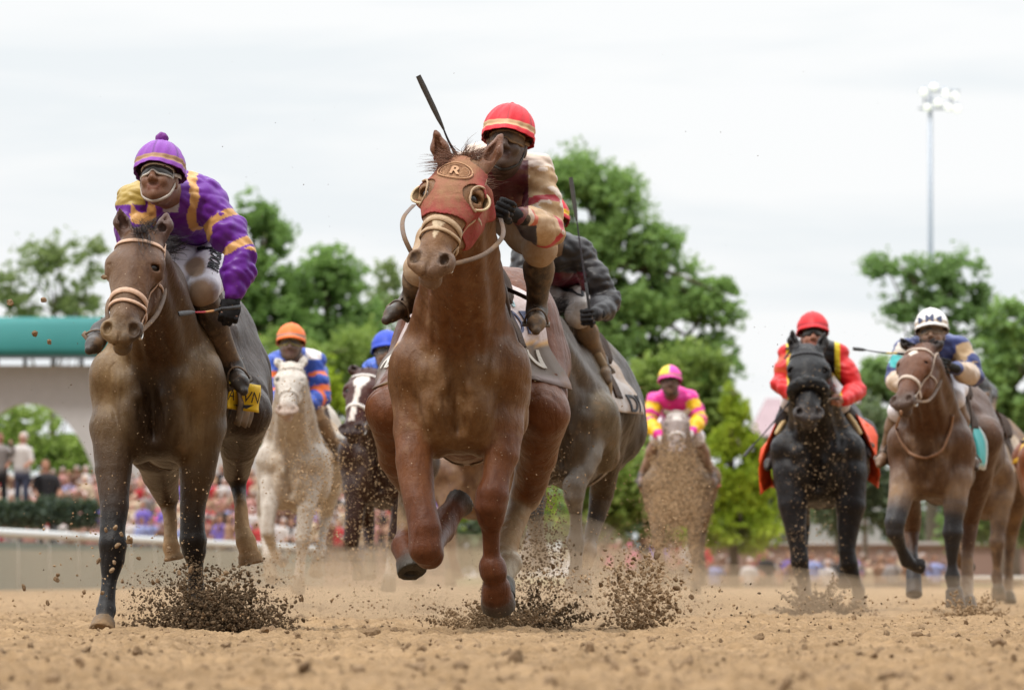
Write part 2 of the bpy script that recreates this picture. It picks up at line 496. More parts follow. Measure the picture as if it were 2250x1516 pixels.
rows = [11.0]
while rows[-1] < 96: rows.append(rows[-1] * 1.0013)
rows = np.array(rows)
ud = np.linspace(-.088, .088, 460)
ue = .088 + (np.linspace(0, 1, 40)[1:] ** 1.7) * .55
u_ = np.concatenate([-ue[::-1], ud, ue])
X = rows[:, None] * u_[None]; Y = np.repeat(rows[:, None], len(u_), 1)
Z = ground_z(X, Y)
nr_, nu_ = X.shape
ij = (np.arange(nr_ - 1)[:, None] * nu_ + np.arange(nu_ - 1)[None]).ravel()
F_ = np.stack([ij, ij + 1, ij + nu_ + 1, ij + nu_], 1)
tag(np_mesh('dirt_track', np.stack([X, Y, Z], -1).reshape(-1, 3), F_, M_DIRT), kind='structure')
GX = [-900, 0, 40, 900]; GY = [-40, 96, 205, 262]; gm = MB()
for gi in range(3):
    for gj in range(3):
        z_ = -.9 if (gi == 1 and gj == 2) else (-.16 if gj == 0 else -.05)
        gm.add([(GX[gi], GY[gj], z_), (GX[gi + 1], GY[gj], z_), (GX[gi + 1], GY[gj + 1], z_), (GX[gi], GY[gj + 1], z_)], [(0, 1, 2, 3)])
gm.add([(0, 205, -.05), (40, 205, -.05), (40, 205, -.9), (0, 205, -.9), (40, 262, -.05), (40, 262, -.9), (0, 262, -.05), (0, 262, -.9)], [(0, 3, 2, 1), (1, 2, 5, 4), (4, 5, 7, 6), (6, 7, 3, 0)])
gm.add([(-900, 96, -.16), (900, 96, -.16), (900, 96, -.05), (-900, 96, -.05)], [(0, 1, 2, 3)])
tag(gm.build('ground', M_DIRT, None, (0, 0, 0), False), kind='structure')
M_GRASS = plain_mat('grass_green', (.075, .13, .03), .9, var=.4, scale=.6)
tag(np_mesh('grass_infield', np.array([(-3000, 262, -.05), (3000, 262, -.05), (3000, 5000, -.05), (-3000, 5000, -.05)]), np.array([(0, 1, 2, 3)]), M_GRASS), kind='structure')

def ico(seed, sub=1):
    bm = bmesh.new(); bmesh.ops.create_icosphere(bm, subdivisions=sub, radius=1)
    q = random.Random(seed)
    if sub > 1:
        k = [Vector((q.gauss(0, 1), q.gauss(0, 1), q.gauss(0, 1))) for _ in range(7)]
        for v in bm.verts: v.co *= .85 + .16 * sum(math.sin(2.2 * v.co.dot(a) + i) for i, a in enumerate(k)) / 2 + q.uniform(-.10, .12)
    else:
        for v in bm.verts: v.co *= q.uniform(.62, 1.25)
    V = np.array([v.co[:] for v in bm.verts]); F = np.array([[v.index for v in f.verts] for f in bm.faces]); bm.free()
    V *= np.array((q.uniform(.8, 1.3), q.uniform(.7, 1.1), q.uniform(.5, .9)))
    return V, F
ROCKS = [ico(s, 1) for s in range(8)]; ROCKS2 = [ico(s + 20, 2) for s in range(7)]
def rotm(n, r):
    q = r.normal(size=(n, 4)); q /= np.linalg.norm(q, axis=1)[:, None]; w, x, y, z = q.T
    return np.stack([1 - 2 * (y * y + z * z), 2 * (x * y - z * w), 2 * (x * z + y * w), 2 * (x * y + z * w), 1 - 2 * (x * x + z * z), 2 * (y * z - x * w),
                     2 * (x * z - y * w), 2 * (y * z + x * w), 1 - 2 * (x * x + y * y)], 1).reshape(n, 3, 3)
def scatter(name, pos, size, mat, shapes=ROCKS, seed=5, stretch=None):
    r = np.random.default_rng(seed); Vs, Fs, o = [], [], 0
    ch = r.integers(0, len(shapes), len(pos))
    for k, (V, F) in enumerate(shapes):
        m = ch == k; n = m.sum()
        if not n: continue
        R = rotm(n, r); v = np.einsum('nij,vj->nvi', R, V) * size[m][:, None, None]
        if stretch is not None: v = v * np.asarray(stretch)
        v = v + pos[m][:, None]
        Vs.append(v.reshape(-1, 3)); Fs.append((F[None] + (np.arange(n) * len(V))[:, None, None]).reshape(-1, 3) + o); o += n * len(V)
    return np_mesh(name, np.concatenate(Vs), np.concatenate(Fs), mat, smooth=False)

# clods lying on the track: too many to count
r_ = np.random.default_rng(3); n = 22000
yy = 12.5 * np.exp(r_.random(n) ** .8 * math.log(70 / 12.5)); xx = yy * (r_.random(n) * .19 - .095)
sz = .003 + .0070 * r_.random(n) ** 2 + .022 * r_.random(n) ** 14
tag(scatter('loose_clods', np.stack([xx, yy, ground_z(xx, yy) + sz * .10], 1), sz, M_CLOD, ROCKS2), kind='stuff')

# ---------------------------------------------------------------- trees
def leaf_mat(name, c0, c1, tr=.45):
    m, N, L, B = new_mat(name)
    at = N.new('ShaderNodeAttribute'); at.attribute_name = 'Col'
    s = N.new('ShaderNodeSeparateColor'); L.new(at.outputs['Color'], s.inputs[0])
    col = mixc(N, L, s.outputs[0], c0, c1)
    L.new(col, B.inputs['Base Color']); B.inputs['Roughness'].default_value = .6; B.inputs['Specular IOR Level'].default_value = .25
    t = N.new('ShaderNodeBsdfTranslucent'); L.new(mixc(N, L, .35, col, (.20, .30, .03)), t.inputs['Color'])
    mx = N.new('ShaderNodeMixShader'); mx.inputs[0].default_value = tr
    L.new(B.outputs[0], mx.inputs[1]); L.new(t.outputs[0], mx.inputs[2])
    L.new(mx.outputs[0], N['Material Output'].inputs['Surface'])
    return m
LM = dict(vivid=leaf_mat('leaf_vivid', (.120, .215, .070), (.310, .480, .150)), dark=leaf_mat('leaf_dark', (.120, .200, .080), (.280, .430, .160)),
          olive=leaf_mat('leaf_olive', (.155, .235, .055), (.360, .470, .120)), pale=leaf_mat('leaf_pale', (.15, .21, .08), (.30, .36, .16)),
          lime=leaf_mat('leaf_lime', (.22, .32, .022), (.46, .56, .055)), grey=leaf_mat('leaf_grey', (.10, .135, .085), (.21, .26, .16)))
M_BARK = plain_mat('bark', (.10, .075, .055), .9, var=.4, bump=.8, scale=8)

def leaves(blobs, d, n, size, seed, gap=.42, depth=1.0):
    r = np.random.default_rng(seed); s = d / FPX; P_, C_ = [], []
    area = np.array([b[2] * b[3] for b in blobs]); cnt = (n * area / area.sum()).astype(int)
    for b, k in zip(blobs, cnt):
        c = W(b[0], b[1], d + (b[4] if len(b) > 4 else 0)); R = np.array((b[2] * s, b[2] * s * depth, b[3] * s))
        m = int(k * 1.9); v = r.normal(size=(m, 3)); v /= np.linalg.norm(v, axis=1)[:, None]; v *= (r.random(m) ** .42)[:, None]
        v *= (1.04 + .20 * np.sin(v @ r.normal(0, 4, 3) + 1) + .16 * np.sin(v @ r.normal(0, 8, 3)) + .13 * np.sin(v @ r.normal(0, 15, 3)) + .07 * r.normal(size=m))[:, None]
        p = c + v * R
        q = p * (1.15, 1.15, 1.3)
        cl = .8 * vnoise(q[:, 0] * .9 + q[:, 1] * .5 + 50, q[:, 2] * .9 + 50, seed + 3) + .9 * vnoise(q[:, 0] * 2.4 + q[:, 1] + 90, q[:, 2] * 2.4 + 20, seed + 4) + .5 * vnoise(q[:, 0] * 5 + 90, q[:, 2] * 5 + 20, seed + 5)
        keep = cl > np.quantile(cl, gap); p = p[keep]; cl = cl[keep]
        P_.append(p); C_.append(np.clip(.42 + cl * .8 + r.normal(0, .25, len(p)), 0, 1))
    P_, C_ = np.concatenate(P_), np.concatenate(C_); m = len(P_)
    R = rotm(m, r); sz = size * r.uniform(.6, 1.35, m)
    q = np.array(((-.5, 0, 0), (0, -.34, .05), (.55, 0, 0), (0, .34, .05)))
    V = np.einsum('nij,vj->nvi', R, q) * sz[:, None, None] + P_[:, None]
    F = np.arange(m * 4).reshape(m, 4); c = np.repeat(C_, 4)
    return V.reshape(-1, 3), F, np.stack([c, c, c, c * 0 + 1], 1)

def tree(name, label, d, blobs, trunk, kind, n, size=.24, gap=.42, group=None, seed=1, cat='tree', depth=1.0):
    tx = trunk[0]; s = d / FPX
    base = np.array(((tx - 1125) * s, d, 0.0)); root = empty(name, base, label, cat, group)
    top = W(trunk[0] + trunk[3] if len(trunk) > 3 else trunk[0], trunk[1], d); r0 = trunk[2]
    mb = MB(); q = random.Random(seed)
    ax = spline([base, base * .5 + top * .5 + np.array((q.uniform(-.2, .2), 0, 0)), top], 10)
    mb.tube(ax, np.linspace(r0 * 1.3, r0 * .35, 10), None, 9)
    for b in blobs:
        for k in range(2):
            i = q.randint(3, 8); e = W(b[0] + q.uniform(-.5, .5) * b[2], b[1] + q.uniform(-.5, .5) * b[3], d + q.uniform(-1, 1))
            if e[2] < ax[i][2] * .6: continue
            mb.tube(spline([ax[i], ax[i] * .5 + e * .5 + np.array((0, 0, .3)), e], 6), np.linspace(r0 * .35, r0 * .08, 6), None, 5)
    mb.build('trunk', M_BARK, root, base)
    V, F, C = leaves(blobs, d, n, size, seed, gap, depth)
    np_mesh('crown', V, F, LM[kind], root, base, C, False)
    return root

tree('broadleaf_tree', 'tall vivid green tree rising above the red cap of the leading rider', 270,
     [(1262, 420, 78, 85), (1345, 430, 72, 62), (1215, 520, 70, 110), (1330, 540, 110, 95), (1420, 560, 75, 85), (1240, 660, 95, 110), (1380, 690, 120, 110), (1490, 650, 80, 75), (1560, 690, 66, 62), (1590, 650, 30, 40), (1300, 810, 120, 90), (1480, 790, 110, 80), (1580, 790, 60, 55)],
     (1330, 520, .42), 'vivid', 80000, .165, .38, seed=11)
tree('broadleaf_tree', 'dark green tree with a pointed top rising behind the purple rider', 290,
     [(556, 480, 42, 55), (590, 520, 50, 50), (520, 560, 60, 80), (585, 620, 66, 80), (500, 700, 80, 90), (600, 730, 80, 80)], (560, 560, .35), 'vivid', 32000, .165, .36, seed=12)
tree('broadleaf_tree', 'round-topped green tree in the gap between the two front riders', 292,
     [(720, 580, 56, 42), (690, 640, 66, 60), (770, 650, 56, 60), (720, 740, 90, 80), (650, 700, 50, 70), (810, 740, 55, 70)], (720, 640, .32), 'vivid', 30000, .165, .38, seed=13)
tree('sparse_tree', 'thin pale young tree with sky showing through, above the teal roof', 330,
     [(80, 600, 62, 70), (140, 560, 50, 52), (180, 640, 60, 60), (50, 670, 60, 40), (212, 570, 34, 50), (120, 680, 70, 40), (10, 640, 40, 50)], (120, 640, .14), 'pale', 3600, .26, .55, seed=14)
tree('sparse_tree', 'thin pale tree just left of the hooded chestnut horse', 330,
     [(860, 620, 36, 50), (830, 680, 44, 40), (880, 690, 40, 50)], (860, 650, .12), 'pale', 1500, .26, .5, seed=15)
tree('broadleaf_tree', 'open-crowned olive tree behind the floodlight mast', 300,
     [(1955, 585, 55, 38), (2020, 620, 62, 50), (2100, 590, 56, 44), (2140, 640, 48, 60), (1990, 680, 60, 46), (2080, 690, 80, 60), (2150, 730, 60, 60)], (2050, 640, .26), 'dark', 13000, .19, .54, seed=16)
tree('broadleaf_tree', 'leafy green tree cut off by the right edge of the picture', 240,
     [(2215, 720, 52, 60), (2190, 800, 60, 70), (2250, 780, 50, 80), (2200, 900, 76, 80), (2260, 940, 60, 90), (2180, 990, 70, 80), (2300, 830, 70, 120)], (2220, 760, .3), 'vivid', 14000, .24, .4, seed=17)
tree('conifer', 'yellow-green young conifer right of the pink and yellow rider', 205,
     [(1606, 880, 20, 34), (1618, 925, 34, 44), (1600, 980, 38, 50), (1638, 990, 40, 50), (1620, 1045, 62, 58), (1662, 1090, 46, 70), (1580, 1100, 62, 70), (1630, 1160, 76, 50), (1560, 1150, 60, 50)], (1616, 860, .12), 'lime', 26000, .12, .16, seed=18)
tree('broadleaf_tree', 'olive-green tree filling the gap above the near-white horse', 278,
     [(590, 830, 80, 90), (700, 820, 70, 70), (790, 800, 60, 80), (640, 940, 90, 90), (520, 900, 70, 100), (860, 860, 60, 90)], (660, 800, .3), 'olive', 24000, .17, .22, seed=19)
SH = [('bright lime bush between the near-white horse and the blazed horse', 264, [(735, 860, 34, 60), (748, 920, 40, 50), (720, 940, 36, 70)], 'lime', 2600),
      ('broad olive bush behind the pink and yellow rider', 220, [(1440, 860, 70, 70), (1500, 900, 80, 90), (1420, 960, 70, 90), (1530, 820, 60, 60), (1560, 900, 50, 90)], 'olive', 15000),
      ('dull green bush on the bank below the tall tree', 216, [(1380, 1080, 90, 90), (1480, 1100, 90, 80), (1560, 1110, 60, 70), (1300, 1060, 80, 90)], 'olive', 17000),
      ('grey-green shrub left of the black horse', 214, [(1700, 1090, 40, 80), (1735, 1120, 40, 60), (1680, 1150, 40, 40)], 'grey', 3000),
      ('grey-green shrub filling the gap between the black horse and the brown horse', 218, [(1920, 980, 60, 90), (1900, 1070, 70, 80), (1960, 1090, 60, 80), (1840, 1110, 60, 60)], 'grey', 8000),
      ('tall green bush left of the rider in the white cap', 226, [(1930, 840, 50, 60), (1960, 900, 60, 70), (1900, 900, 36, 60)], 'dark', 5000),
      ('dark green bush below the right-hand tree', 222, [(2160, 1080, 70, 90), (2230, 1080, 60, 90), (2260, 1160, 60, 50), (2120, 1150, 60, 50)], 'dark', 7500),
      ('green bush seen through the white arch', 276, [(90, 980, 80, 90), (170, 1000, 60, 70), (20, 960, 60, 80), (230, 1010, 50, 60)], 'olive', 7500),
      ('green bush low behind the legs of the leading horse', 262, [(985, 1060, 60, 80), (1060, 1020, 60, 90), (900, 1000, 60, 100), (1150, 1060, 80, 90)], 'lime', 7000)]
for k, (lb, d, bl, kd, n) in enumerate(SH):
    tree('bush', lb, d, bl, (bl[-1][0], bl[0][1] + 30, .08), kd, n, .19, .3, None, 30 + k, 'bush')
# distant belt of woods closing the horizon
bl = [(x, 1150 + 30 * math.sin(x * .013), 70, 90) for x in range(-500, 2900, 90)]
V, F, C = leaves(bl, 420, 30000, .5, 77, .2)
tag(np_mesh('distant_woods', V, F, LM['grey'], None, (0, 420, 0), C, False), kind='stuff')

# ---------------------------------------------------------------- floodlight mast
M_POLE = plain_mat('galvanised_steel', (.32, .36, .42), .45, .5, var=.12)
M_LAMP = plain_mat('lamp_glass', (.9, .9, .88), .2, emit=((1.0, .97, .92), .75), var=.02)
d = 380; b0 = W(2046, HORIZ, d); b0[2] = 0; tp = W(2044, 245, d)
mast = empty('floodlight_mast', b0, 'tall steel floodlight mast with a cluster of lamps, in front of the olive tree', 'floodlight')
mb = MB(); mb.tube([b0, b0 * .5 + tp * .5, tp + (0, 0, .9)], [.24, .17, .10], None, 12); mb.build('pole', M_POLE, mast, b0)
mb = MB()
for z_ in (0.15, 1.05): mb.box(tp + (.45, 0, z_), (1.05, .05, .05))
mb.box(tp + (-.3, 0, .6), (.04, .04, .55)); mb.box(tp + (1.1, 0, .6), (.04, .04, .55)); mb.build('crossbar', M_POLE, mast, b0)
for i, (px, py) in enumerate(((2030, 203), (2052, 192), (2078, 205), (2098, 210), (2038, 236), (2060, 226), (2084, 236), (2103, 240))):
    c = W(px, py, d - .3); mb = MB(); dn = unit((-.1 + .08 * (i % 3), -1, -.45)); q = unit(np.cross(dn, (0, 0, 1))); u3 = np.cross(q, dn)
    k = np.linspace(0, 1, 5); 
    mb.tube([c - dn * .38, c - dn * .30, c - dn * .12, c], [.06, .12, .19, .22], None, 12)
    mb.box(c - dn * .45, (.10, .12, .10), (q, u3, dn)); fl = mb.build('floodlight', M_POLE, mast, b0)
    mb = MB(); mb.tube([c + dn * .002, c + dn * .03], [.205, .18], None, 14); o = mb.build('lens', M_LAMP, fl, b0); o.location = (0, 0, 0)

# ---------------------------------------------------------------- white arched building with the teal canopy
M_STUCCO = plain_mat('white_stucco', (.46, .455, .46), .8, var=.12, scale=3)
M_TEAL = plain_mat('teal_canvas', (.022, .175, .165), .6, var=.12, scale=1.2)
M_DARKST = plain_mat('dark_steel', (.10, .11, .12), .6)
d = 256; s = d / FPX; zz = lambda py: CAMZ + (HORIZ - py) * s; xx_ = lambda px: (px - 1125) * s
bb = np.array((xx_(90), d, 0.0)); bld = empty('arched_building', bb, 'low white building with a wide arch and a teal canopy on top', 'building')
th = np.linspace(0, math.pi, 25); ax0, rx_ = xx_(62), (222 - 62) * s * 1.06; az = zz(1230); rz_ = zz(886) - az
arc = [(ax0 - math.cos(t) * rx_, max(0, az) + math.sin(t) ** .9 * rz_) for t in th]
x0, x1, zt = xx_(-700), xx_(455), zz(803)
V = []; F = []
for yy_ in (d, d + .9):
    for (a, b) in arc: V.append((a, yy_, b))
    for (a, b) in arc: V.append((a, yy_, zt))
    V += [(x0, yy_, 0), (x0, yy_, zt), (x1, yy_, 0), (x1, yy_, zt)]
nA = 25; off2 = 54
for o_, fl in ((0, 0), (off2, 1)):
    q = [(o_ + i, o_ + i + 1, o_ + nA + i + 1, o_ + nA + i) for i in range(nA - 1)] + [(o_ + 50, o_, o_ + nA, o_ + 51), (o_ + nA - 1, o_ + 52, o_ + 53, o_ + 2 * nA - 1)]
    F += [f[::-1] if fl else f for f in q]
for i in range(nA - 1): F.append((i + 1, i, off2 + i, off2 + i + 1))
F += [(51, 25, off2 + 25, off2 + 51), (nA * 2 - 1, 53, off2 + 53, off2 + nA * 2 - 1), (52, off2 + 52, off2 + 53, 53)] + [(nA + i, nA + i + 1, off2 + nA + i + 1, off2 + nA + i) for i in range(nA - 1)]
np_mesh('wall', np.array(V), np.array(F), M_STUCCO, bld, bb, None, False)
mb = MB(); mb.box(((xx_(455) + xx_(628)) / 2 + .01, d + .4, zz(985) / 2), ((xx_(628) - xx_(455)) / 2, .4, zz(985) / 2)); mb.build('side_wall', M_STUCCO, bld, bb, False)
# canopy: curved canvas fascia on posts
mb = MB(); V = []
for x in (x0 - .5, xx_(420)):
    for t in np.linspace(0, 1, 6): V.append((x, d - .9 + .75 * t ** 2, zz(784) + (zz(697) - zz(784)) * t))
mb.add(V, [(j, 6 + j, 7 + j, j + 1) for j in range(5)]); mb.add([(x0 - .5, d - .15, zz(697)), (xx_(420), d - .15, zz(697)), (xx_(420), d + 3.5, zz(690)), (x0 - .5, d + 3.5, zz(690))], [(0, 1, 2, 3)])
cn = mb.build('canopy', M_TEAL, bld, bb); so = cn.modifiers.new('thickness', 'SOLIDIFY'); so.thickness = .05
mb = MB(); mb.box(((x0 + xx_(420)) / 2, d - .86, zz(787)), ((xx_(420) - x0) / 2, .05, .05)); mb.build('fascia_edge', M_DARKST, bld, bb, False)
for k, px in enumerate(range(-380, 440, 62)):
    mb = MB(); mb.box((xx_(px), d + .3, (zt + zz(784)) / 2 + .03), (.07, .07, (zz(784) - zt) / 2 + .12)); mb.build('post', M_DARKST, bld, bb, False)

# ---------------------------------------------------------------- pink-roofed house far right
M_ROOF = plain_mat('faded_pink_roof', (.34, .25, .27), .8, var=.2, scale=2); M_WALLP = plain_mat('grey_siding', (.42, .38, .40), .8, scale=2)
M_PANE = plain_mat('window_pane', (.05, .06, .08), .1, spec=.8)
d = 285; s = d / FPX; c = np.array(((1795 - 1125) * s, d, 0.0)); hs = empty('house', c, 'distant low house with a faded pinkish roof, behind the black horse', 'house')
w_, e_, t_ = 150 * s, CAMZ + (HORIZ - 958) * s, CAMZ + (HORIZ - 872) * s
mb = MB(); mb.box(c + (0, 2, e_ / 2), (w_ * .94, 2.0, e_ / 2)); mb.build('wall', M_WALLP, hs, c, False)
mb = MB(); V = [(-w_, -.4, e_), (w_, -.4, e_), (w_, 4.4, e_), (-w_, 4.4, e_), (-w_ * .72, 2, t_), (w_ * .72, 2, t_)]
mb.add(c + np.array(V), [(0, 1, 5, 4), (2, 3, 4, 5), (3, 2, 1, 0)]); mb.add(c + np.array(V), [(1, 2, 5), (3, 0, 4)]); mb.build('roof', M_ROOF, hs, c, False)
for k in (-.6, -.2, .2, .6):
    mb = MB(); mb.box(c + (w_ * k, -.02, e_ * .62), (.45, .05, .6)); wn = mb.build('window', M_STUCCO, hs, c, False)
    mb = MB(); mb.box(c + (w_ * k, -.08, e_ * .62), (.38, .02, .52)); o = mb.build('pane', M_PANE, wn, c, False); o.location = (0, 0, 0)

# ---------------------------------------------------------------- rails, hedge, walls, crowd bank
M_RAIL = plain_mat('white_rail_paint', (.52, .53, .52), .4, var=.06); M_SKIRT = plain_mat('green_grey_screen', (.12, .15, .125), .8, var=.25, scale=3)
def fence(name, label, pa, pb, zr, nposts, skirt=None, rail_r=.075, cat='rail', tilt=0):
    pa, pb = np.array(pa, float), np.array(pb, float); root = empty(name, pa * (1, 1, 0), label, cat); base = pa * (1, 1, 0)
    up_ = np.array((0, 0, zr)); mb = MB(); mb.tube([pa * (1, 1, 0) + up_, (pa + pb) / 2 * (1, 1, 0) + up_, pb * (1, 1, 0) + up_], rail_r, None, 10); mb.build('top_rail', M_RAIL, root, base)
    for k in range(nposts):
        q = pa + (pb - pa) * (k + .5) / nposts; q[2] = 0
        mb = MB(); mb.tube([q + (0, .25, 0), q + (0, .22, zr * .7), q + (0, .02, zr - .02)], [.045, .045, .04], None, 7); mb.build('post', M_RAIL, root, base)
    if skirt:
        dv = unit(pb - pa) * np.linalg.norm(pb - pa) / 2; q = (pa + pb) / 2; n_ = unit(np.cross(dv, (0, 0, 1)))
        mb = MB(); mb.box((q[0], q[1] + .3, skirt / 2), (np.linalg.norm(dv), .03, skirt / 2), (unit(dv), n_, (0, 0, 1))); mb.build('screen', M_SKIRT, root, base, False)
    return root
fence('running_rail', 'white running rail with a green-grey screen behind the purple rider', (-11.8, 88, 0), (-5.45, 210, 0), 1.06, 24, .90, .085)
fence('running_rail', 'pale low rail at the far right behind the brown horse', (4.5, 232, 0), (22, 205, 0), .22, 9, None, .06)
M_HEDGE = leaf_mat('hedge_leaf', (.045, .070, .050), (.085, .120, .085), .2)
dh = 147; s = dh / FPX; hb = W(90, HORIZ, dh); hb[2] = 0
V, F, C = leaves([(x, 1128 + 45 * 0, 24, 32) for x in range(-420, 200, 22)], dh, 16000, .085, 91, .1, 1.0)
tag(np_mesh('clipped_hedge', V, F, M_HEDGE, None, hb, C, False), 'clipped dark green hedge in front of the crowd at the left edge', 'hedge')
M_BRICK = plain_mat('dull_brick', (.25, .165, .14), .9, var=.15, scale=1.5)
d = 250; s = d / FPX; wb = np.array(((1960 - 1125) * s, d, 0.0)); bw = empty('brick_wall', wb, 'long low dull red wall with a pale coping behind the right-hand crowd', 'wall')
mb = MB(); zt = CAMZ + (HORIZ - 1196) * s; mb.box(wb + (2.5, .2, zt / 2), (500 * s + 2, .2, zt / 2)); mb.build('wall', M_BRICK, bw, wb, False)
mb = MB(); mb.box(wb + (2.5, .15, zt + .05), (500 * s + 2, .3, .05)); mb.build('coping', M_STUCCO, bw, wb, False)

def bank(px0, px1, d0, steps):
    mb = MB()
    for k, (dd, z) in enumerate(steps):
        nx = steps[k + 1][0] if k + 1 < len(steps) else dd + 5
        x0, x1 = (px0 - 1125) * dd / FPX, (px1 - 1125) * dd / FPX
        mb.box(((x0 + x1) / 2, (dd + nx) / 2, z / 2 - .03), ((x1 - x0) / 2, (nx - dd) / 2, z / 2))
    return tag(mb.build('spectator_steps', M_BRICK, None, (0, 0, 0), False), kind='structure')
STL = [(218, .30), (223, .75), (228, 1.2), (233, 1.65), (238, 2.1)]
bank(-400, 1000, 0, STL)
M_FIG = surf_mat('spectator_clothes', 'plainish', .8, spec=.2, bump=.3)
def figure(pose, top, legs_, skin, hairc):
    F = Field(); q = random.Random(pose)
    tc_, lc, sc_, hc_ = [(*c, 0) for c in (top, legs_, skin, hairc)]
    w = q.uniform(-.04, .04)
    F.ell((w, 0, 1.63), (.078, .095, .115), None, .02, sc_); F.ell((w, .03, 1.67), (.088, .10, .10), None, .02, hc_)
    F.ell((w, -.092, 1.62), (.018, .022, .022), None, .02, sc_)
    F.cap((w, 0, 1.55), (0, 0, 1.45), .05, .06, .03, sc_)
    F.cap((0, 0, 1.36), (0, 0, 1.0), .15, .135, .06, tc_, 'u', 1.4, (1, 0, 0)); F.cap((0, .0, .98), (0, 0, .88), .13, .14, .05, lc, 'u', 1.25, (1, 0, 0))
    for s in (-1, 1):
        F.cap((s * .09, 0, .88), (s * .10, -.02, .48), .085, .06, .04, lc); F.cap((s * .10, -.02, .48), (s * .11, .02, .09), .06, .045, .03, lc)
        F.cap((s * .11, .03, .06), (s * .12, -.14, .05), .05, .045, .03, (.03, .025, .02, 0))
        up_ = pose % 4 == (1 if s > 0 else 3) or pose % 4 == 2
        el = (s * .27, -.05, 1.16) if not up_ else (s * .28, -.16, 1.30)
        wr = (s * .22, -.22, 1.05) if not up_ else (s * .14, -.26, 1.55)
        F.cap((s * .19, 0, 1.40), el, .058, .048, .03, tc_); F.cap(el, wr, .045, .034, .03, tc_ if pose % 2 else sc_); F.ell(wr, (.042, .045, .05), None, .02, sc_)
    return F.mesh(.026)
PAL = [('white shirt', (.62, .60, .60)), ('pale blue shirt', (.30, .36, .66)), ('pale pink shirt', (.60, .33, .30)), ('cream shirt', (.60, .50, .36)), ('purple top', (.20, .15, .55)), ('grey jacket', (.30, .28, .28)), ('tan jacket', (.42, .27, .19)),
       ('red top', (.52, .05, .06)), ('black jacket', (.03, .03, .035)), ('bright pink top', (.75, .08, .30)), ('brown jacket', (.18, .10, .07)), ('light green top', (.30, .62, .36))]
SK = [(.50, .27, .19), (.42, .22, .15), (.30, .16, .10), (.58, .34, .26)]; HR_ = [(.03, .02, .015), (.14, .08, .04), (.35, .25, .12), (.45, .42, .40)]
FIG = []
for k, (nm, c) in enumerate(PAL):
    V, F, C = figure(k, c, [(.06, .07, .12), (.25, .2, .15), (.04, .04, .045)][k % 3], SK[k % 4], HR_[(k * 3 + 1) % 4] if k % 3 else c)
    o = np_mesh('person', V, F, M_FIG, None, (0, 0, 0), C); FIG.append((nm, o.data)); bpy.data.objects.remove(o)
def spectator(x, y, z, k, where, rz=0, sc=1.0, label=None, group=True):
    o = bpy.data.objects.new('person', FIG[k][1]); link(o); o.location = (x, y, z - .01); o.rotation_euler = (0, 0, rz); o.scale = (sc,) * 3
    nm = FIG[k][0]; an = 'an ' if nm[0] in 'aeiou' else 'a '
    if nm.endswith('purple top'): pass
    tag(o, label or 'blurred spectator in %s%s, %s' % (an, nm, where), 'spectator', 'spectators in a %s %s' % (nm, where) if group else None)
q = random.Random(21); WT = [0, 0, 0, 1, 1, 2, 2, 2, 3, 3, 5, 6, 6, 7, 8, 9, 10, 10, 4]
for r_i, (dd, z) in enumerate(STL):
    px = -60 + r_i * 9
    while px < 985:
        if q.random() < .93: spectator((px + q.uniform(-7, 7) - 1125) * (dd + 2) / FPX, dd + 2 + q.uniform(-1.2, 1.2), z, q.choice(WT), 'in the left-hand crowd', q.uniform(-.6, .6), q.uniform(.92, 1.07))
        px += q.uniform(17, 26)
d = 212
for r_i in range(3):
    px = 1290 + r_i * 11
    while px < 2060:
        if q.random() < .8: spectator((px - 1125) * (d + r_i * 4) / FPX, d + r_i * 4 + q.uniform(-1.2, 1.2), -.42 - .42 * (px > 1560), q.choice(WT + [4, 4, 1]), 'in the right-hand crowd', q.uniform(-.6, .6), q.uniform(.9, 1.08))
        px += q.uniform(24, 40)
# a raised stand at the left edge with two people on it
d = 149.6; s = d / FPX; pb = W(25, HORIZ, d); pb[2] = 0; stand = empty('viewing_platform', pb, 'dark low platform with two people on it under the white arch', 'platform')
mb = MB(); mb.box(pb + (0, 0, 1.42), (1.0, .5, .04)); mb.build('deck', M_DARKST, stand, pb, False)
for sx in (-.9, .9):
    for sy in (-.4, .4): mb = MB(); mb.tube([pb + (sx, sy, 0), pb + (sx, sy, 1.4)], .03, None, 6); mb.build('leg', M_DARKST, stand, pb)
spectator(pb[0] - .25, d, 1.47, 5, '', .5, 1.0, 'person in a grey jacket on the platform at the left edge', False)
spectator(pb[0] + .22, d, 1.47, 0, '', -.5, 1.0, 'person in a white shirt on the platform under the arch', False)
spectator(W(104, 0, 150)[0], 149.8, .82, 8, '', .2, 1.05, 'tall spectator in a black suit standing on a block behind the hedge', False)
mb = MB(); mb.box((W(104, 0, 150)[0], 149.8, .40), (.4, .35, .40)); tag(mb.build('standing_block', M_BRICK, None, (W(104, 0, 150)[0], 149.8, 0), False), 'low brick-coloured block under the spectator in the black suit', 'block')
# ---------------------------------------------------------------- horses
M_COAT = surf_mat('muddy_coat', 'coat', 0.40, spec=0.22, speck=0.8)
M_COATP = surf_mat('pale_coat', 'coat', 0.55, spec=0.15, darkspots=0.8)
M_HAIR = surf_mat('horse_hair', 'coat', 0.55, spec=0.3)
M_STRAP = surf_mat('leather_strap', 'plainish', 0.55, spec=0.3)
M_TACK = surf_mat('saddle_leather', 'plainish', 0.7, spec=0.12, mudcol=(0.26, 0.17, 0.10))
M_EYE = plain_mat('wet_eye', (0.012, 0.008, 0.006), 0.28, spec=0.35, var=0.1, bump=0)
M_METAL = plain_mat('bit_metal', (0.45, 0.42, 0.38), 0.35, 0.9)

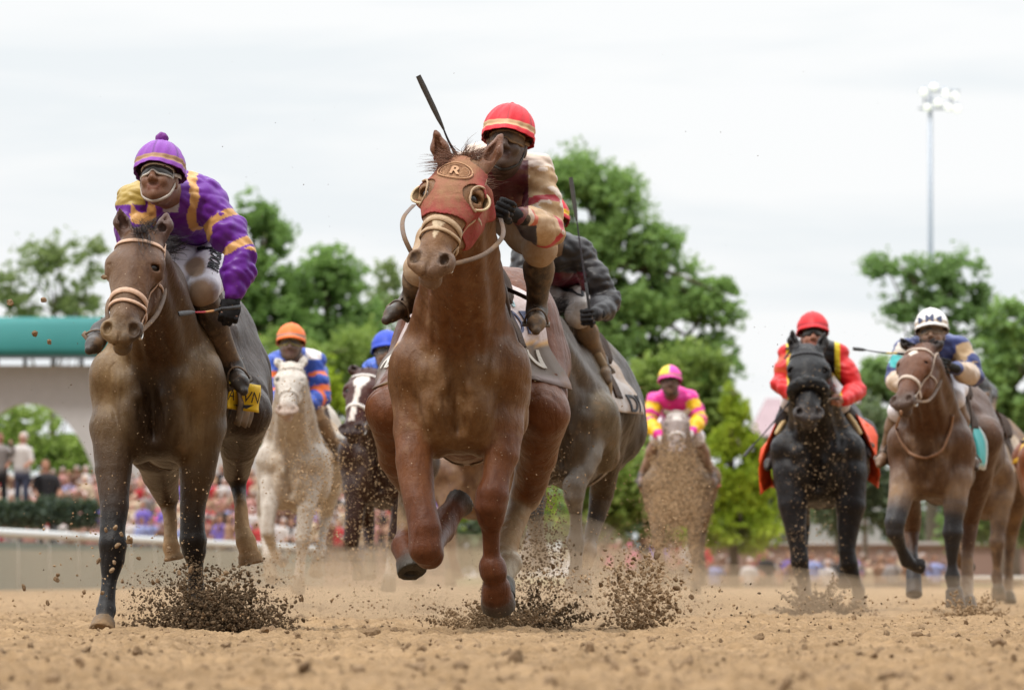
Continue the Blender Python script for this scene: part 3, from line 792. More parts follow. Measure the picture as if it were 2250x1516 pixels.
class Head:
    def __init__(s, poll, muz, roll, wid, L0=(1, 0, 0)):
        s.O = np.asarray(poll, float); a = np.asarray(muz, float) - s.O
        s.len = np.linalg.norm(a); s.a = a / s.len; s.s = s.len / 0.60
        l = np.array(L0, float); l = unit(l - s.a * (l @ s.a))
        n = np.cross(s.a, l)
        if n[1] > 0: n = -n
        c, q = math.cos(roll), math.sin(roll)
        s.l, s.n = unit(c * l + q * n), unit(-q * l + c * n)
        s.w = wid
    def p(s, l, n, a): return s.O + s.s * (l * s.w * s.l + n * s.n + a * s.a)

def horse_head(F, H, c_face, c_muz, c_dark, ears, c_ear, eye_obj):
    s, w = H.s, H.w
    A = (H.l, H.n, H.a)
    def E(l, n, a, rl, rn, ra, k=.02, col=c_face, op='u'):
        F.ell(H.p(l, n, a), (rl * s * w, rn * s, ra * s), A, k * s, col, op)
    E(0, -.055, .05, .085, .085, .10)
    E(0, -.022, .165, .106, .078, .130, .04)
    E(0, -.02, .27, .088, .058, .13, .04)
    for q in (-1, 1):
        E(q * .082, .000, .185, .034, .034, .046, .03)
        E(q * .088, -.022, .225, .026, .030, .030, .02)
        E(q * .045, -.135, .215, .042, .105, .125, .04)
        F.cap(H.p(q * .072, -.045, .26), H.p(q * .048, -.03, .42), .016 * s, .010 * s, .02 * s, c_face)
        F.cap(H.p(q * .035, -.12, .30), H.p(q * .02, -.085, .50), .034 * s, .026 * s, .03 * s, c_face)
    F.cap(H.p(0, -.02, .20), H.p(0, -.014, .46), .074 * s * w, .052 * s * w, .04 * s, c_face)
    F.cap(H.p(0, .018, .22), H.p(0, .016, .47), .032 * s * w, .024 * s * w, .03 * s, c_face)
    F.cap(H.p(0, -.10, .30), H.p(0, -.065, .53), .05 * s, .036 * s, .04 * s, c_face)
    E(0, -.022, .52, .060, .055, .07, .04, c_muz)
    for q in (-1, 1):
        E(q * .048, .000, .535, .032, .037, .048, .015, c_muz)
        E(q * .062, -.010, .53, .016, .028, .040, .015, c_muz)
    E(0, -.012, .578, .049, .040, .034, .025, c_muz)
    E(0, -.074, .572, .041, .036, .044, .012, c_muz)
    for q in (-1, 1):
        E(q * .082, .010, .205, .020, .022, .018, .010, None, 's')
        E(q * .052, .026, .545, .0190, .028, .031, .008, None, 's')
        E(q * .082, -.07, .33, .018, .05, .07, .03, None, 's')
    for q in (-1, 1):
        F.cap(H.p(0, .0, .612), H.p(q * .055, -.045, .575), .0045 * s, .006 * s, .006 * s, None, 's')
    F.cap(H.p(0, .028, .555), H.p(0, .010, .60), .004 * s, .005 * s, .008 * s, None, 's')
    # eyes
    for q in (-1, 1):
        F.cap(H.p(q * .076, .020, .192), H.p(q * .094, -.012, .196), .0085 * s, .007 * s, .008 * s, c_face)
        F.cap(H.p(q * .078, .014, .222), H.p(q * .092, -.010, .222), .006 * s, .005 * s, .008 * s, c_face)
    # ears: tapered leaf, hollow in front
    for q, tip in zip((-1, 1), ears):
        b = H.p(q * .062, -.05, -.005); tip = np.asarray(tip, float)
        mid = b * .5 + tip * .5 + H.l * q * .008
        F.cap(b, mid, .036 * s, .037 * s, .02, c_ear, 'u', .8, H.n)
        F.cap(mid, b * .12 + tip * .88, .037 * s, .014 * s, .012, c_ear, 'u', .8, H.n)
        F.cap(b * .12 + tip * .88, tip, .012 * s, .004 * s, .006, c_ear)
        f = unit(H.n * .8 + H.l * q * .35) * .022 * s
        F.cap(b * .72 + tip * .28 + f, b * .2 + tip * .8 + f * .75, .020 * s, .010 * s, .006, None, 's')

def leg_chain(F, P, pts, cols, D):
    prev = None
    for e in pts:
        if e[0] == 'hoof':
            _, px, py, dy, r0, r1 = e[:6]
            a = prev[0]; b = P(px, py, dy); m = (D + dy) / FPX
            ax = unit(b - a)
            F.cone(a + ax * prev[1] * .25, b, r0 * m, r1 * m, .008, cols.get('h'))
            F.ell(b + np.array((0, .012, 0)) + ax * .012, (r1 * m * .62, r1 * m * .62, .016), None, .008, None, 's')
            continue
        px, py, dy, r = e[:4]; key = e[4] if len(e) > 4 else 'c'
        q = P(px, py, dy); rm = r * (D + dy) / FPX
        if rm < .052: rm *= .88
        elif rm < .10: rm *= .95
        if prev is not None:
            c = cols[key]
            # two cones per bone so the colour can change half-way
            F.cap(prev[0], q, prev[1], rm, .022 if rm > .075 else .007, c)
            L = np.linalg.norm(q - prev[0])
            if rm < .058 and prev[1] < .075 and L > .09:      # tendon behind the cannon
                t = np.array((0, rm * .8, 0.0))
                F.cap(prev[0] * .85 + q * .15 + t, q * .85 + prev[0] * .15 + t, rm * .62, rm * .62, .015, c)
        prev = (q, rm, key)

def muscle(seed, B, lat, bk, cw, hw, Lb, D):
    """creases between the muscles of breast, shoulder and quarters, and loose skin folds"""
    f1 = folds(seed, .0040, 17.0, (1.0, .5, .10)); f2 = folds(seed + 1, .0032, 46.0, (1.0, .3, .25), True)
    L = []   # (l0, z0, l1, z1, b_lo, b_hi, depth, width) in the frontal plane
    for q in (-1, 1):
        L += [(q * .02, 1.42, q * .035, 1.12, -.6, .2, .010, .016), (q * .085, 1.40, q * .13 * cw / .28, 1.10, -.5, .25, .009, .014),
              (q * .62 * cw, 1.28, q * .50 * cw, .98, -.5, .22, .011, .016), (q * .50 * cw, .98, q * .30 * cw, .84, -.5, .25, .013, .014), (q * .30 * cw, 1.06, q * .16 * cw, .86, -.5, .2, .006, .012),
              (q * .80 * cw, 1.02, q * .66 * cw, .90, -.5, .12, .009, .012)]
    L.append((0, 1.10, 0, .80, -.6, .25, .014, .013))
    S_ = [(.40, 1.40, .12, 1.10, .012, .016), (.12, 1.10, .34, .92, .010, .015), (.46, 1.30, .42, .92, .011, .016), (Lb - .42, 1.30, Lb - .22, .95, .014, .022),
          (Lb - .05, 1.30, Lb + .12, .85, .010, .016), (Lb + .20, 1.35, Lb + .30, .9, .009, .014), (.60, 1.15, .62, .90, .004, .012), (.70, 1.15, .72, .90, .004, .012), (.80, 1.15, .82, .92, .004, .012), (.90, 1.15, .92, .94, .004, .012)]
    def f(P):
        q = P - B; l, b, z = q @ lat, q @ bk, P[:, 2]
        s = f1(P) + f2(P) * np.clip((z - .5) / .4, .15, 1)
        for l0, z0, l1, z1, b0, b1, dp, w in L:
            dx, dz = l1 - l0, z1 - z0; t = np.clip(((l - l0) * dx + (z - z0) * dz) / (dx * dx + dz * dz), 0, 1)
            d2 = (l - l0 - t * dx) ** 2 + (z - z0 - t * dz) ** 2
            s = s - dp * np.exp(-d2 / (w * w)) * ((b < b1) & (b > b0)) * np.sin(math.pi * (t * .9 + .05))
        side = np.abs(l) > .45 * cw
        for b0, z0, b1, z1, dp, w in S_:
            db, dz = b1 - b0, z1 - z0; t = np.clip(((b - b0) * db + (z - z0) * dz) / (db * db + dz * dz), 0, 1)
            d2 = (b - b0 - t * db) ** 2 + (z - z0 - t * dz) ** 2
            s = s - dp * np.exp(-d2 / (w * w)) * side * np.sin(math.pi * (t * .9 + .05))
        # pasterns, hocks and knees stay bony
        return s
    return f

def build_horse(name, S, label):
    D, h = S['D'], S['h']
    base = np.array(((S['cx'] - 1125) * D / FPX, D, 0.0))
    P = lambda px, py, dy=0: W(px, py, D + dy)
    cols = S['cols']; c = cols['c']
    F = Field()
    # torso: front frame at the chest, rear frame at the hips
    B = P(S['cx'], HORIZ, 0); B[2] = 0
    hd = S.get('hipdy', 1.30)
    R = P(S['hipx'], HORIZ, hd); R[2] = 0
    bk = unit(R - B); lat = unit(np.cross(bk, (0, 0, 1))); 
    if lat[0] < 0: lat = -lat
    U = np.array((0, 0, 1.0)); A = (lat, bk, U)
    Lb = np.linalg.norm(R - B); cw = S.get('cw', .27); hw = S.get('hw', .30); zc = S.get('zc', 0.0); hz = S.get('hz', 0.0)
    T = lambda l, b, z: B + lat * l + bk * b + U * (z + zc)
    kk = cols.get('chest', c); bl = cols.get('belly', c); sh = cols.get('shoulder', c)
    F.ell(T(0, .52, 1.09), (cw * .98, .58, .36), A, .06, c)
    F.ell(T(0, .52, 1.26), (cw * .70, .50, .32), A, .06, c)
    F.ell(T(0, .10, 1.09), (cw * .86, .24, .32), A, .06, kk)
    F.ell(T(0, .95, 1.13), (cw * .98, .52, .33), A, .08, bl)
    for q in (-1, 1):
        F.ell(T(q * cw * .36, -.02, .99), (cw * .40, .15, .20), A, .025, kk)      # breast muscles
        F.ell(T(q * cw * .42, .06, .86), (cw * .36, .14, .11), A, .03, kk)
        F.cap(T(q * .055, .36, 1.55), T(q * cw * .74, .04, 1.12), .075, .115, .05, sh)      # shoulder blade
        F.cap(T(q * cw * .80, .00, 1.15), T(q * cw * .82, .22, .92), .115, .10, .05, sh)   # upper arm
        F.cap(T(q * .07, .20, 1.46), T(q * cw * .45, -.10, 1.12), .075, .075, .04, kk)
        F.cap(T(q * .08, .06, 1.40), T(q * cw * .25, -.14, 1.05), .05, .035, .03, kk)
        F.ell(T(q * cw * .52, .66, 1.08), (cw * .46, .42, .27), A, .06, c)                # ribs
    F.cap(T(0, .38, 1.54), T(0, .80, 1.46), .085, .10, .08, c)                           # withers, back
    F.cap(T(0, .80, 1.44), T(0, Lb, 1.49), .13, .15, .08, c)
    F.ell(T(0, .04, .84), (cw * .42, .14, .07), A, .04, kk)
    F.cap(T(0, -.155, 1.16), T(0, -.15, .90), .022, .016, .06, None, 's')               # groove between the pectorals
    hc = cols.get('hip', c)
    for q in (-1, 1):
        F.ell(T(q * hw * .47, Lb + .02, 1.19 + hz), (hw * .55, .36, .33), A, .08, hc)
        F.ell(T(q * hw * .42, Lb + .26, 1.14), (hw * .46, .20, .30), A, .07, hc)
        F.cap(T(q * hw * .50, Lb - .25, 1.37), T(q * hw * .50, Lb + .18, 1.27), .07, .11, .05, hc)
    F.cap(T(0, Lb + .02, 1.47), T(0, Lb + .36, 1.34), .12, .09, .08, hc)
    for q in (-1, 1):       # the slope from the neck into the shoulder
        F.cap(T(q * cw * .18, .14, 1.38), T(q * cw * .56, .06, 1.14), .11, .12, .08, kk)
        F.cap(T(q * hw * .28, Lb + .0, 1.38), T(q * hw * .66, Lb + .04, 1.08 + hz), .12, .15, .09, hc)
    # neck
    H = Head(P(*S['poll']), P(*S['muz']), S.get('roll', 0), S.get('wid', 1.1), S.get('L0', (1, 0, 0)))
    n0 = T(0, .20, 1.27); n1 = H.p(0, -.13, .06)
    nm = n0 * .5 + n1 * .5 + U * S.get('arch', .02)
    nc = cols.get('neck', c)
    fl = S.get('nflat', .66)
    F.cap(n0, nm, S.get('nr0', .265), .205, .06, nc, 'u', fl, lat)
    F.cap(nm, n1, .205, .135, .06, nc, 'u', fl, lat)
    fr = unit(np.cross(lat, unit(n1 - n0)));
    if fr[1] > 0: fr = -fr
    g0 = T(0, -.05, 1.22); g1 = H.p(0, -.20, .20)
    F.cap(T(0, .09, 1.20), nm, .205, .150, .09, nc, 'u', .85, lat)
    F.cap(g0, g1, .060, .045, .05, nc)
    for q in (-1, 1):
        F.cap(T(q * .085, -.03, 1.18), H.p(q * .055, -.18, .14), .046, .034, .045, nc)
        F.cap(T(q * .15, .06, 1.28), H.p(q * .06, -.15, .05), .065, .045, .05, nc)
    # legs
    for key in ('FL', 'FR'):
        q = -1 if key == 'FL' else 1
        ch = S[key]
        e = P(*ch[0][:3]); r = ch[0][3] * (D + ch[0][2]) / FPX
        F.cap(T(q * cw * .74, .08, 1.06), e, .125, r * 1.0, .05, sh)
        F.cap(T(q * cw * .62, .24, .98), e + np.array((0, .04, 0)), .10, r * .8, .05, sh)
        leg_chain(F, P, ch, cols, D)
    for key in ('HL', 'HR'):
        q = -1 if key == 'HL' else 1
        ch = S[key]
        e = P(*ch[0][:3]); r = ch[0][3] * (D + ch[0][2]) / FPX
        F.cap(T(q * hw * .56, Lb - .02, 1.20), e, min(.19, hw * .56), r, .07, hc)
        F.cap(T(q * hw * .50, Lb + .22, 1.08), e * .6 + P(*ch[1][:3]) * .4 + np.array((0, .06, 0)), .14, r * .8, .06, hc)
        leg_chain(F, P, ch, cols, D)
    horse_head(F, H, cols.get('face', c), cols.get('muz', c), c, [P(*t) for t in S['ears']], cols.get('ear', c), None)
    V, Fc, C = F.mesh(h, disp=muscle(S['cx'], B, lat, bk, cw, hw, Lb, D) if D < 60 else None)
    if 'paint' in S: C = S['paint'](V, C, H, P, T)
    root = empty(name, base, label, 'racehorse', None)
    body = np_mesh('body', V, Fc, S.get('mat', M_COAT), root, base, C)
    bvh = bvh_of(V, Fc)
    # eyes
    for q in (-1, 1):
        e = MB(); sphere(e, H.p(q * .0760, .0060, .206), .0225 * H.s, 12)
        e.build('eye', M_EYE, root, base)
    hor = dict(root=root, body=body, bvh=bvh, H=H, T=T, P=P, D=D, base=base, S=S, Lb=Lb, lat=lat, bk=bk, cw=cw)
    hair(hor)
    return hor

def sphere(mb, c, r, n=10, col=None, sc=(1, 1, 1), ax=None):
    c = np.asarray(c, float); A = np.eye(3) if ax is None else np.array(ax)
    th = np.linspace(0, math.pi, n + 1)[1:-1]; ph = np.linspace(0, 2 * math.pi, 2 * n, endpoint=False)
    V = [(math.sin(t) * math.cos(p), math.sin(t) * math.sin(p), math.cos(t)) for t in th for p in ph] + [(0, 0, 1), (0, 0, -1)]
    V = c + (np.array(V) * np.array(sc) * r) @ A
    m = 2 * n; F = [(i * m + j, (i + 1) * m + j, (i + 1) * m + (j + 1) % m, i * m + (j + 1) % m) for i in range(n - 2) for j in range(m)]
    b = mb.n; mb.add(V, F, col)
    t0, t1 = (n - 1) * m, (n - 1) * m + 1
    mb.F3.append(np.array([(t0, j, (j + 1) % m) for j in range(m)] + [(t1, (n - 2) * m + (j + 1) % m, (n - 2) * m + j) for j in range(m)]) + b)

def strands(mb, root, tip, n, spread, r, col, sag=0.03, seed=1, seg=4):
    q = random.Random(seed)
    for i in range(n):
        a = root + np.array([q.gauss(0, spread[0]) for _ in range(3)])
        L = q.uniform(.55, 1.1)
        b = a + (tip - root) * L + np.array([q.gauss(0, spread[1]) for _ in range(3)])
        m = a * .5 + b * .5 + np.array((q.gauss(0, sag), q.gauss(0, sag), q.uniform(0, sag)))
        k = q.uniform(.7, 1.25)
        mb.tube(spline([a, m, b], 5), [r, r * .9, r * .8, r * .5, r * .15], (*(np.array(col[:3]) * k), col[3] if len(col) > 3 else 0.2), 3)

def hair(h):
    H, S, root = h['H'], h['S'], h['root']
    c = S['cols'].get('mane', (0.03, 0.02, 0.015, .15))
    far = h['D'] > 45
    mb = MB(); T = h['T']
    n0, n1 = T(0, .38, 1.60), H.p(0, -.13, -.02)
    fs = S.get('forelock', [])
    for i, (tx, ty, td, n) in enumerate(fs):
        strands(mb, H.p(0, -.03, .0), h['P'](tx, ty, td), int(n * 2.2) if not far else n // 2, (.016, .012), .0012 if not far else .0025, c, .012, 40 + i)
    if fs: mb.build('forelock', M_HAIR, root, h['base'])
    mb = MB()
    for k in range(12 if not far else 7):
        t = (k + .5) / 12
        a = n0 + (n1 - n0) * t + np.array((0, 0, .12 * (1 - t)))
        strands(mb, a, a + np.array((S.get('manex', .08), .10, .02)), 34 if not far else 8, (.02, .025), .0016 if not far else .004, c, .03, 60 + k)
    mb.build('mane', M_HAIR, root, h['base'])
    mb = MB(); a = T(0, h['Lb'] + .40, 1.32)
    strands(mb, a, a + np.array(S.get('tail', (.05, .55, -.25))), 90 if not far else 30, (.02, .07), .004, c, .06, 80)
    mb.build('tail', M_HAIR, root, h['base'])

def on_skin(h, p, toward, off=.004, back=.25):
    """drop point p on the horse's skin, looking along 'toward'"""
    d = unit(toward); o = np.asarray(p, float) - d * back
    loc, nr, i, dd = h['bvh'].ray_cast(Vector(o), Vector(d), back * 2.5)
    if loc is None: return None
    nr = np.array(nr)
    if nr @ d > 0: nr = -nr
    return np.array(loc) + nr * off, nr

def head_loop(h, a0, tilt, ncen, width, col, mb, th0=0, th1=360, off=.005, n=40, lc=0.0):
    """a strap round the head at station a0 (0 poll .. .6 lips)"""
    H = h['H']; pts, nn = [], []
    closed = (th1 - th0) >= 360
    for i in range(n):
        th = math.radians(th0 + (th1 - th0) * i / (n if closed else n - 1))
        l, m = math.sin(th), math.cos(th)                   # 0 deg = front of the face
        a = a0 + tilt * (1 - m) * .5
        c0 = H.p(lc, ncen, a); dr = H.l * l + H.n * m
        r = on_skin(h, c0 + dr * .0, -dr, off, .22)
        if r is None: continue
        pts.append(r[0]); nn.append(r[1])
    if len(pts) < 4: return
    P_ = np.array(pts)
    for _ in range(2):
        if closed: P_ = (np.roll(P_, 1, 0) + P_ * 2 + np.roll(P_, -1, 0)) / 4
        else: P_[1:-1] = (P_[:-2] + P_[1:-1] * 2 + P_[2:]) / 4
    mb.ribbon(P_, nn, width, .003, col, closed)

def head_line(h, pts, width, col, mb, n=16, off=.005):
    """a strap along the head through stations (l, n, a); dropped on the skin from the side it lies on"""
    H = h['H']; out_, nn = [], []
    for l, m, a in spline(pts, n):
        c0 = H.p(0, -.05, a); p = H.p(l, m, a); dr = unit(p - c0)
        r = on_skin(h, c0, -dr, off, .22)
        if r is None: continue
        out_.append(r[0]); nn.append(r[1])
    if len(out_) > 3: mb.ribbon(out_, nn, width, .003, col)

def bridle(h, col, nose='single', dark=(.05, .035, .025, .3), reins_to=None, rein_col=None, brow=True):
    H, root, base = h['H'], h['root'], h['base']
    mb = MB()
    s = H.s
    if brow: head_loop(h, .085, .0, -.05, .020 * s, col, mb, -80, 80, n=24)
    for q in (-1, 1):
        head_line(h, [(q * .03, -.10, -.03), (q * .10, -.06, .06), (q * .12, -.07, .20), (q * .10, -.06, .36), (q * .08, -.04, .47)], .016 * s, col, mb, 20)
    head_loop(h, .36, .05, -.055, .026 * s, col, mb, n=44)
    if nose == 'eight':
        head_loop(h, .415, -.03, -.045, .016 * s, col, mb, -110, 110, off=.007, n=34)
    head_loop(h, .30, -.12, -.06, .014 * s, tuple(np.array(col) * .8), mb, 95, 265, n=20)
    mb.build('bridle', M_STRAP, root, base)
    bt = MB()
    for q in (-1, 1):
        r = on_skin(h, H.p(0, -.045, .505), -H.l * q, .006, .2)
        c0 = r[0] if r else H.p(q * .07, -.04, .50)
        th = np.linspace(0, 2 * math.pi, 17)[:, None]
        bt.tube(c0 + .034 * s * (np.cos(th) * H.n + np.sin(th) * H.a), .0055, seg=6)
        h.setdefault('bit', {})[q] = c0
    bt.build('bit', M_METAL, root, base)
    if reins_to is not None:
        rb = MB(); rc = rein_col or (.15, .10, .07, .5)
        for q, pth in zip((-1, 1), reins_to):
            if pth is None: continue
            pts = spline([h['bit'][q]] + [h['P'](*p) for p in pth], 22)
            nn = np.tile(unit((0.2 * q, -1, .3)), (22, 1))
            rb.ribbon(pts, nn, .020, .0016, rc)
        rb.build('rein', M_STRAP, root, base)
# ---------------------------------------------------------------- the field
CHEST = dict(c=(.165, .060, .019, .34), chest=(.165, .082, .031, .48), shoulder=(.160, .072, .026, .44), hip=(.140, .044, .014, .14), belly=(.095, .045, .020, .25), k=(.10, .045, .020, .2),
             s=(.36, .26, .15, .75), w=(.62, .55, .42, .3), h=(.075, .070, .058, .35), neck=(.150, .062, .022, .40), face=(.21, .105, .045, .5), muz=(.19, .12, .08, .5),
             ear=(.17, .075, .04, .2), mane=(.21, .10, .06, .2), f=(.125, .040, .014, .12))
hero = dict(D=31.25, h=.0085, cx=1008, hipx=1052, hipdy=1.35, cw=.228, hw=.365, hz=.10, cols=CHEST,
    poll=(1016, 352, -.72), muz=(938, 600, -1.06), roll=.10, wid=1.22, arch=.02, nr0=.27, zc=.0,
    ears=[(957, 290, -.66), (1104, 296, -.60)],
    forelock=[(935, 365, -.80, 70), (955, 330, -.74, 40), (1085, 330, -.62, 60), (1040, 318, -.70, 40)], manex=.10,
    FL=[(914, 940, .02, 47), (908, 1010, -.05, 43), (922, 1100, -.13, 36), (934, 1165, -.18, 37, 'f'), (936, 1205, -.19, 38, 'f'), (944, 1216, -.15, 35, 'f'), (958, 1190, .00, 24, 'f'), (968, 1168, .14, 31, 'f'),
        (984, 1136, .19, 27, 'f'), (998, 1120, .21, 27, 'f'), ('hoof', 1012, 1104, .25, 26, 33)],
    FR=[(1100, 930, .02, 50), (1101, 1000, -.04, 42), (1090, 1050, -.08, 32), (1082, 1085, -.10, 37, 'f'), (1078, 1112, -.10, 36, 'f'), (1078, 1138, -.08, 31, 'f'), (1078, 1165, -.05, 23, 'f'), (1080, 1222, -.02, 22, 'f'), (1081, 1244, -.01, 32, 'f'), (1083, 1258, -.01, 31, 'f'),
        (1085, 1274, .0, 24, 'f'), (1089, 1290, .02, 31, 'f'), (1091, 1308, .04, 34, 'f'), ('hoof', 1096, 1334, .085, 35, 39)],
    HL=[(868, 905, .78, 62), (880, 1000, 1.00, 50), (908, 1070, 1.22, 34), (903, 1092, 1.18, 29, 's'), (897, 1120, 1.08, 25, 's'), (892, 1172, .90, 24, 's'), (888, 1200, .82, 31, 'f'), (896, 1222, .76, 29, 'f'), ('hoof', 906, 1256, .72, 30, 34)],
    HR=[(1194, 905, .98, 58), (1182, 1000, 1.22, 45), (1155, 1090, 1.50, 38), (1142, 1112, 1.48, 28, 'w'), (1126, 1160, 1.40, 26, 's'), (1113, 1214, 1.28, 25, 's'), (1118, 1238, 1.24, 30, 's'), (1106, 1272, 1.16, 24, 'w'), ('hoof', 1098, 1310, 1.10, 28, 35)])

BAY = dict(c=(.050, .028, .016, .22), chest=(.050, .028, .015, .32), shoulder=(.105, .068, .038, .42), hip=(.040, .023, .015, .10), belly=(.04, .02, .014, .1), k=(.012, .010, .010, .12),
           s=(.34, .22, .10, .85), w=(.5, .4, .3, .5), h=(.12, .085, .05, .8), neck=(.075, .038, .019, .3), face=(.125, .064, .034, .38), muz=(.070, .048, .036, .40), ear=(.11, .062, .05, .2),
           mane=(.055, .05, .055, .1), p=(.42, .33, .22, .4))
left = dict(D=32.65, h=.0085, cx=344, hipx=442, hipdy=1.35, cw=.228, hw=.275, cols=BAY,
    poll=(312, 508, -.66), muz=(262, 752, -.98), roll=.12, wid=1.14, arch=.0, nr0=.265,
    ears=[(262, 456, -.62), (367, 470, -.60)],
    forelock=[(300, 500, -.78, 60), (318, 545, -.86, 25), (345, 488, -.66, 50)], manex=.08,
    FL=[(250, 940, .0, 52), (247, 1030, -.06, 42), (250, 1110, -.12, 32), (246, 1165, -.16, 29, 'k'), (247, 1195, -.18, 33, 'k'), (246, 1228, -.18, 28, 'k'), (240, 1275, -.20, 18, 'k'), (235, 1320, -.23, 20, 'k'), (233, 1340, -.25, 24, 'k'), (229, 1362, -.29, 20, 'k'), ('hoof', 222, 1392, -.36, 24, 31)],
    FR=[(442, 940, .08, 52), (434, 1040, .08, 42), (425, 1110, .08, 30), (423, 1160, .08, 28, 'k'), (424, 1185, .08, 31, 'k'), (426, 1210, .09, 27, 'k'), (429, 1245, .10, 17, 'k'), (430, 1285, .12, 18, 'k'), (430, 1305, .13, 22, 'k'), (430, 1345, .10, 19, 'k'), ('hoof', 428, 1380, .06, 22, 29)],
    HL=[(345, 980, .82, 60), (352, 1040, 1.10, 42), (368, 1092, 1.34, 27), (372, 1120, 1.32, 19), (375, 1150, 1.25, 17, 's'), (375, 1185, 1.18, 18, 's'), (376, 1203, 1.15, 22, 's'), (378, 1215, 1.14, 21, 's'), ('hoof', 382, 1232, 1.14, 22, 25)],
    HR=[(535, 905, .95, 60), (525, 975, 1.2, 46), (520, 1038, 1.5, 30), (524, 1072, 1.5, 19, 'k'), (528, 1104, 1.45, 16, 'k'), (530, 1118, 1.44, 17, 's'), (532, 1160, 1.38, 18, 's'), (540, 1190, 1.34, 24, 's'), (546, 1210, 1.32, 24, 's'), ('hoof', 552, 1240, 1.32, 25, 30)])

GREYB = dict(c=(.080, .057, .036, .40), chest=(.075, .052, .032, .35), shoulder=(.14, .108, .068, .5), hip=(.055, .043, .036, .22), belly=(.09, .07, .055, .3), k=(.045, .043, .045, .2),
             g=(.22, .20, .175, .35), s=(.45, .30, .17, .6), h=(.10, .085, .07, .4), neck=(.13, .11, .095, .3), face=(.12, .10, .09, .3), muz=(.08, .07, .065, .2), mane=(.04, .035, .035, .1))
dark = dict(D=40.5, h=.011, cx=1238, hipx=1294, hipdy=1.35, cw=.235, hw=.275, cols=GREYB,
    poll=(1150, 640, -.62), muz=(1110, 800, -.95), roll=.1, wid=1.1,
    ears=[(1130, 612, -.62), (1172, 612, -.60)],
    FL=[(1180, 985, .0, 36), (1172, 1060, -.08, 28), (1172, 1125, -.12, 24, 'k'), (1180, 1175, .0, 15, 'k'), (1188, 1210, .1, 18, 'k'), (1190, 1222, .12, 18, 'k'), ('hoof', 1192, 1246, .12, 19, 24)],
    FR=[(1300, 950, .0, 40, 'g'), (1296, 1000, -.06, 27, 'g'), (1282, 1035, -.10, 22, 'g'), (1262, 1066, -.12, 27, 'g'), (1262, 1088, -.12, 24, 'g'), (1266, 1130, -.06, 16, 'g'), (1266, 1165, -.03, 17, 'k'), (1264, 1190, -.02, 23, 'k'), (1266, 1225, -.04, 17, 'k'), (1264, 1262, -.05, 20, 'k'), ('hoof', 1262, 1300, -.05, 21, 26)],
    HL=[(1170, 960, .9, 50), (1170, 1040, 1.2, 32), (1178, 1100, 1.5, 24), (1172, 1160, 1.4, 15), (1165, 1205, 1.35, 19, 'k'), ('hoof', 1160, 1250, 1.3, 18, 22)],
    HR=[(1345, 900, .95, 52), (1335, 1000, 1.15, 36), (1322, 1085, 1.35, 27), (1308, 1140, 1.32, 20), (1296, 1190, 1.26, 18, 'k'), (1290, 1215, 1.2, 23, 'k'), (1284, 1255, 1.12, 17, 's'), ('hoof', 1276, 1300, 1.05, 18, 24)])

BLK = dict(c=(.012, .010, .011, .10), chest=(.012, .010, .010, .12), hip=(.018, .010, .009, .05), k=(.010, .009, .010, .1), h=(.025, .022, .02, .2), face=(.014, .014, .016, .02), muz=(.055, .048, .048, .0), mane=(.012, .012, .014, 0), ear=(.03, .028, .03, 0))
black = dict(D=51.6, h=.0095, cx=1797, hipx=1815, hipdy=1.35, cw=.275, hw=.30, cols=BLK,
    poll=(1775, 762, -.66), muz=(1779, 925, -1.02), roll=.0, wid=1.25, arch=.0, nr0=.28,
    ears=[(1740, 726, -.60), (1813, 730, -.58)],
    FL=[(1738, 1040, .0, 38), (1742, 1110, -.06, 32), (1748, 1165, -.1, 24), (1753, 1205, -.12, 19), (1757, 1232, -.12, 21), (1760, 1255, -.11, 18), (1766, 1285, -.08, 12), (1770, 1308, -.06, 17), (1778, 1330, -.02, 15), ('hoof', 1790, 1345, .06, 17, 20)],
    FR=[(1868, 1040, .0, 38), (1868, 1110, -.04, 32), (1864, 1165, -.06, 25), (1862, 1210, -.08, 20), (1866, 1238, -.08, 21), (1872, 1258, -.07, 17), (1880, 1278, -.04, 12), (1886, 1296, -.02, 15), (1887, 1312, .0, 15), ('hoof', 1888, 1350, .03, 16, 20)],
    HL=[(1735, 1000, .9, 42), (1750, 1080, 1.15, 28), (1765, 1150, 1.45, 18), (1765, 1200, 1.4, 12), (1766, 1250, 1.35, 14), ('hoof', 1768, 1300, 1.3, 13, 16)],
    HR=[(1885, 960, .9, 42), (1872, 1060, 1.15, 30), (1862, 1130, 1.45, 19), (1858, 1190, 1.4, 12), (1856, 1240, 1.35, 14), ('hoof', 1856, 1290, 1.3, 13, 16)])

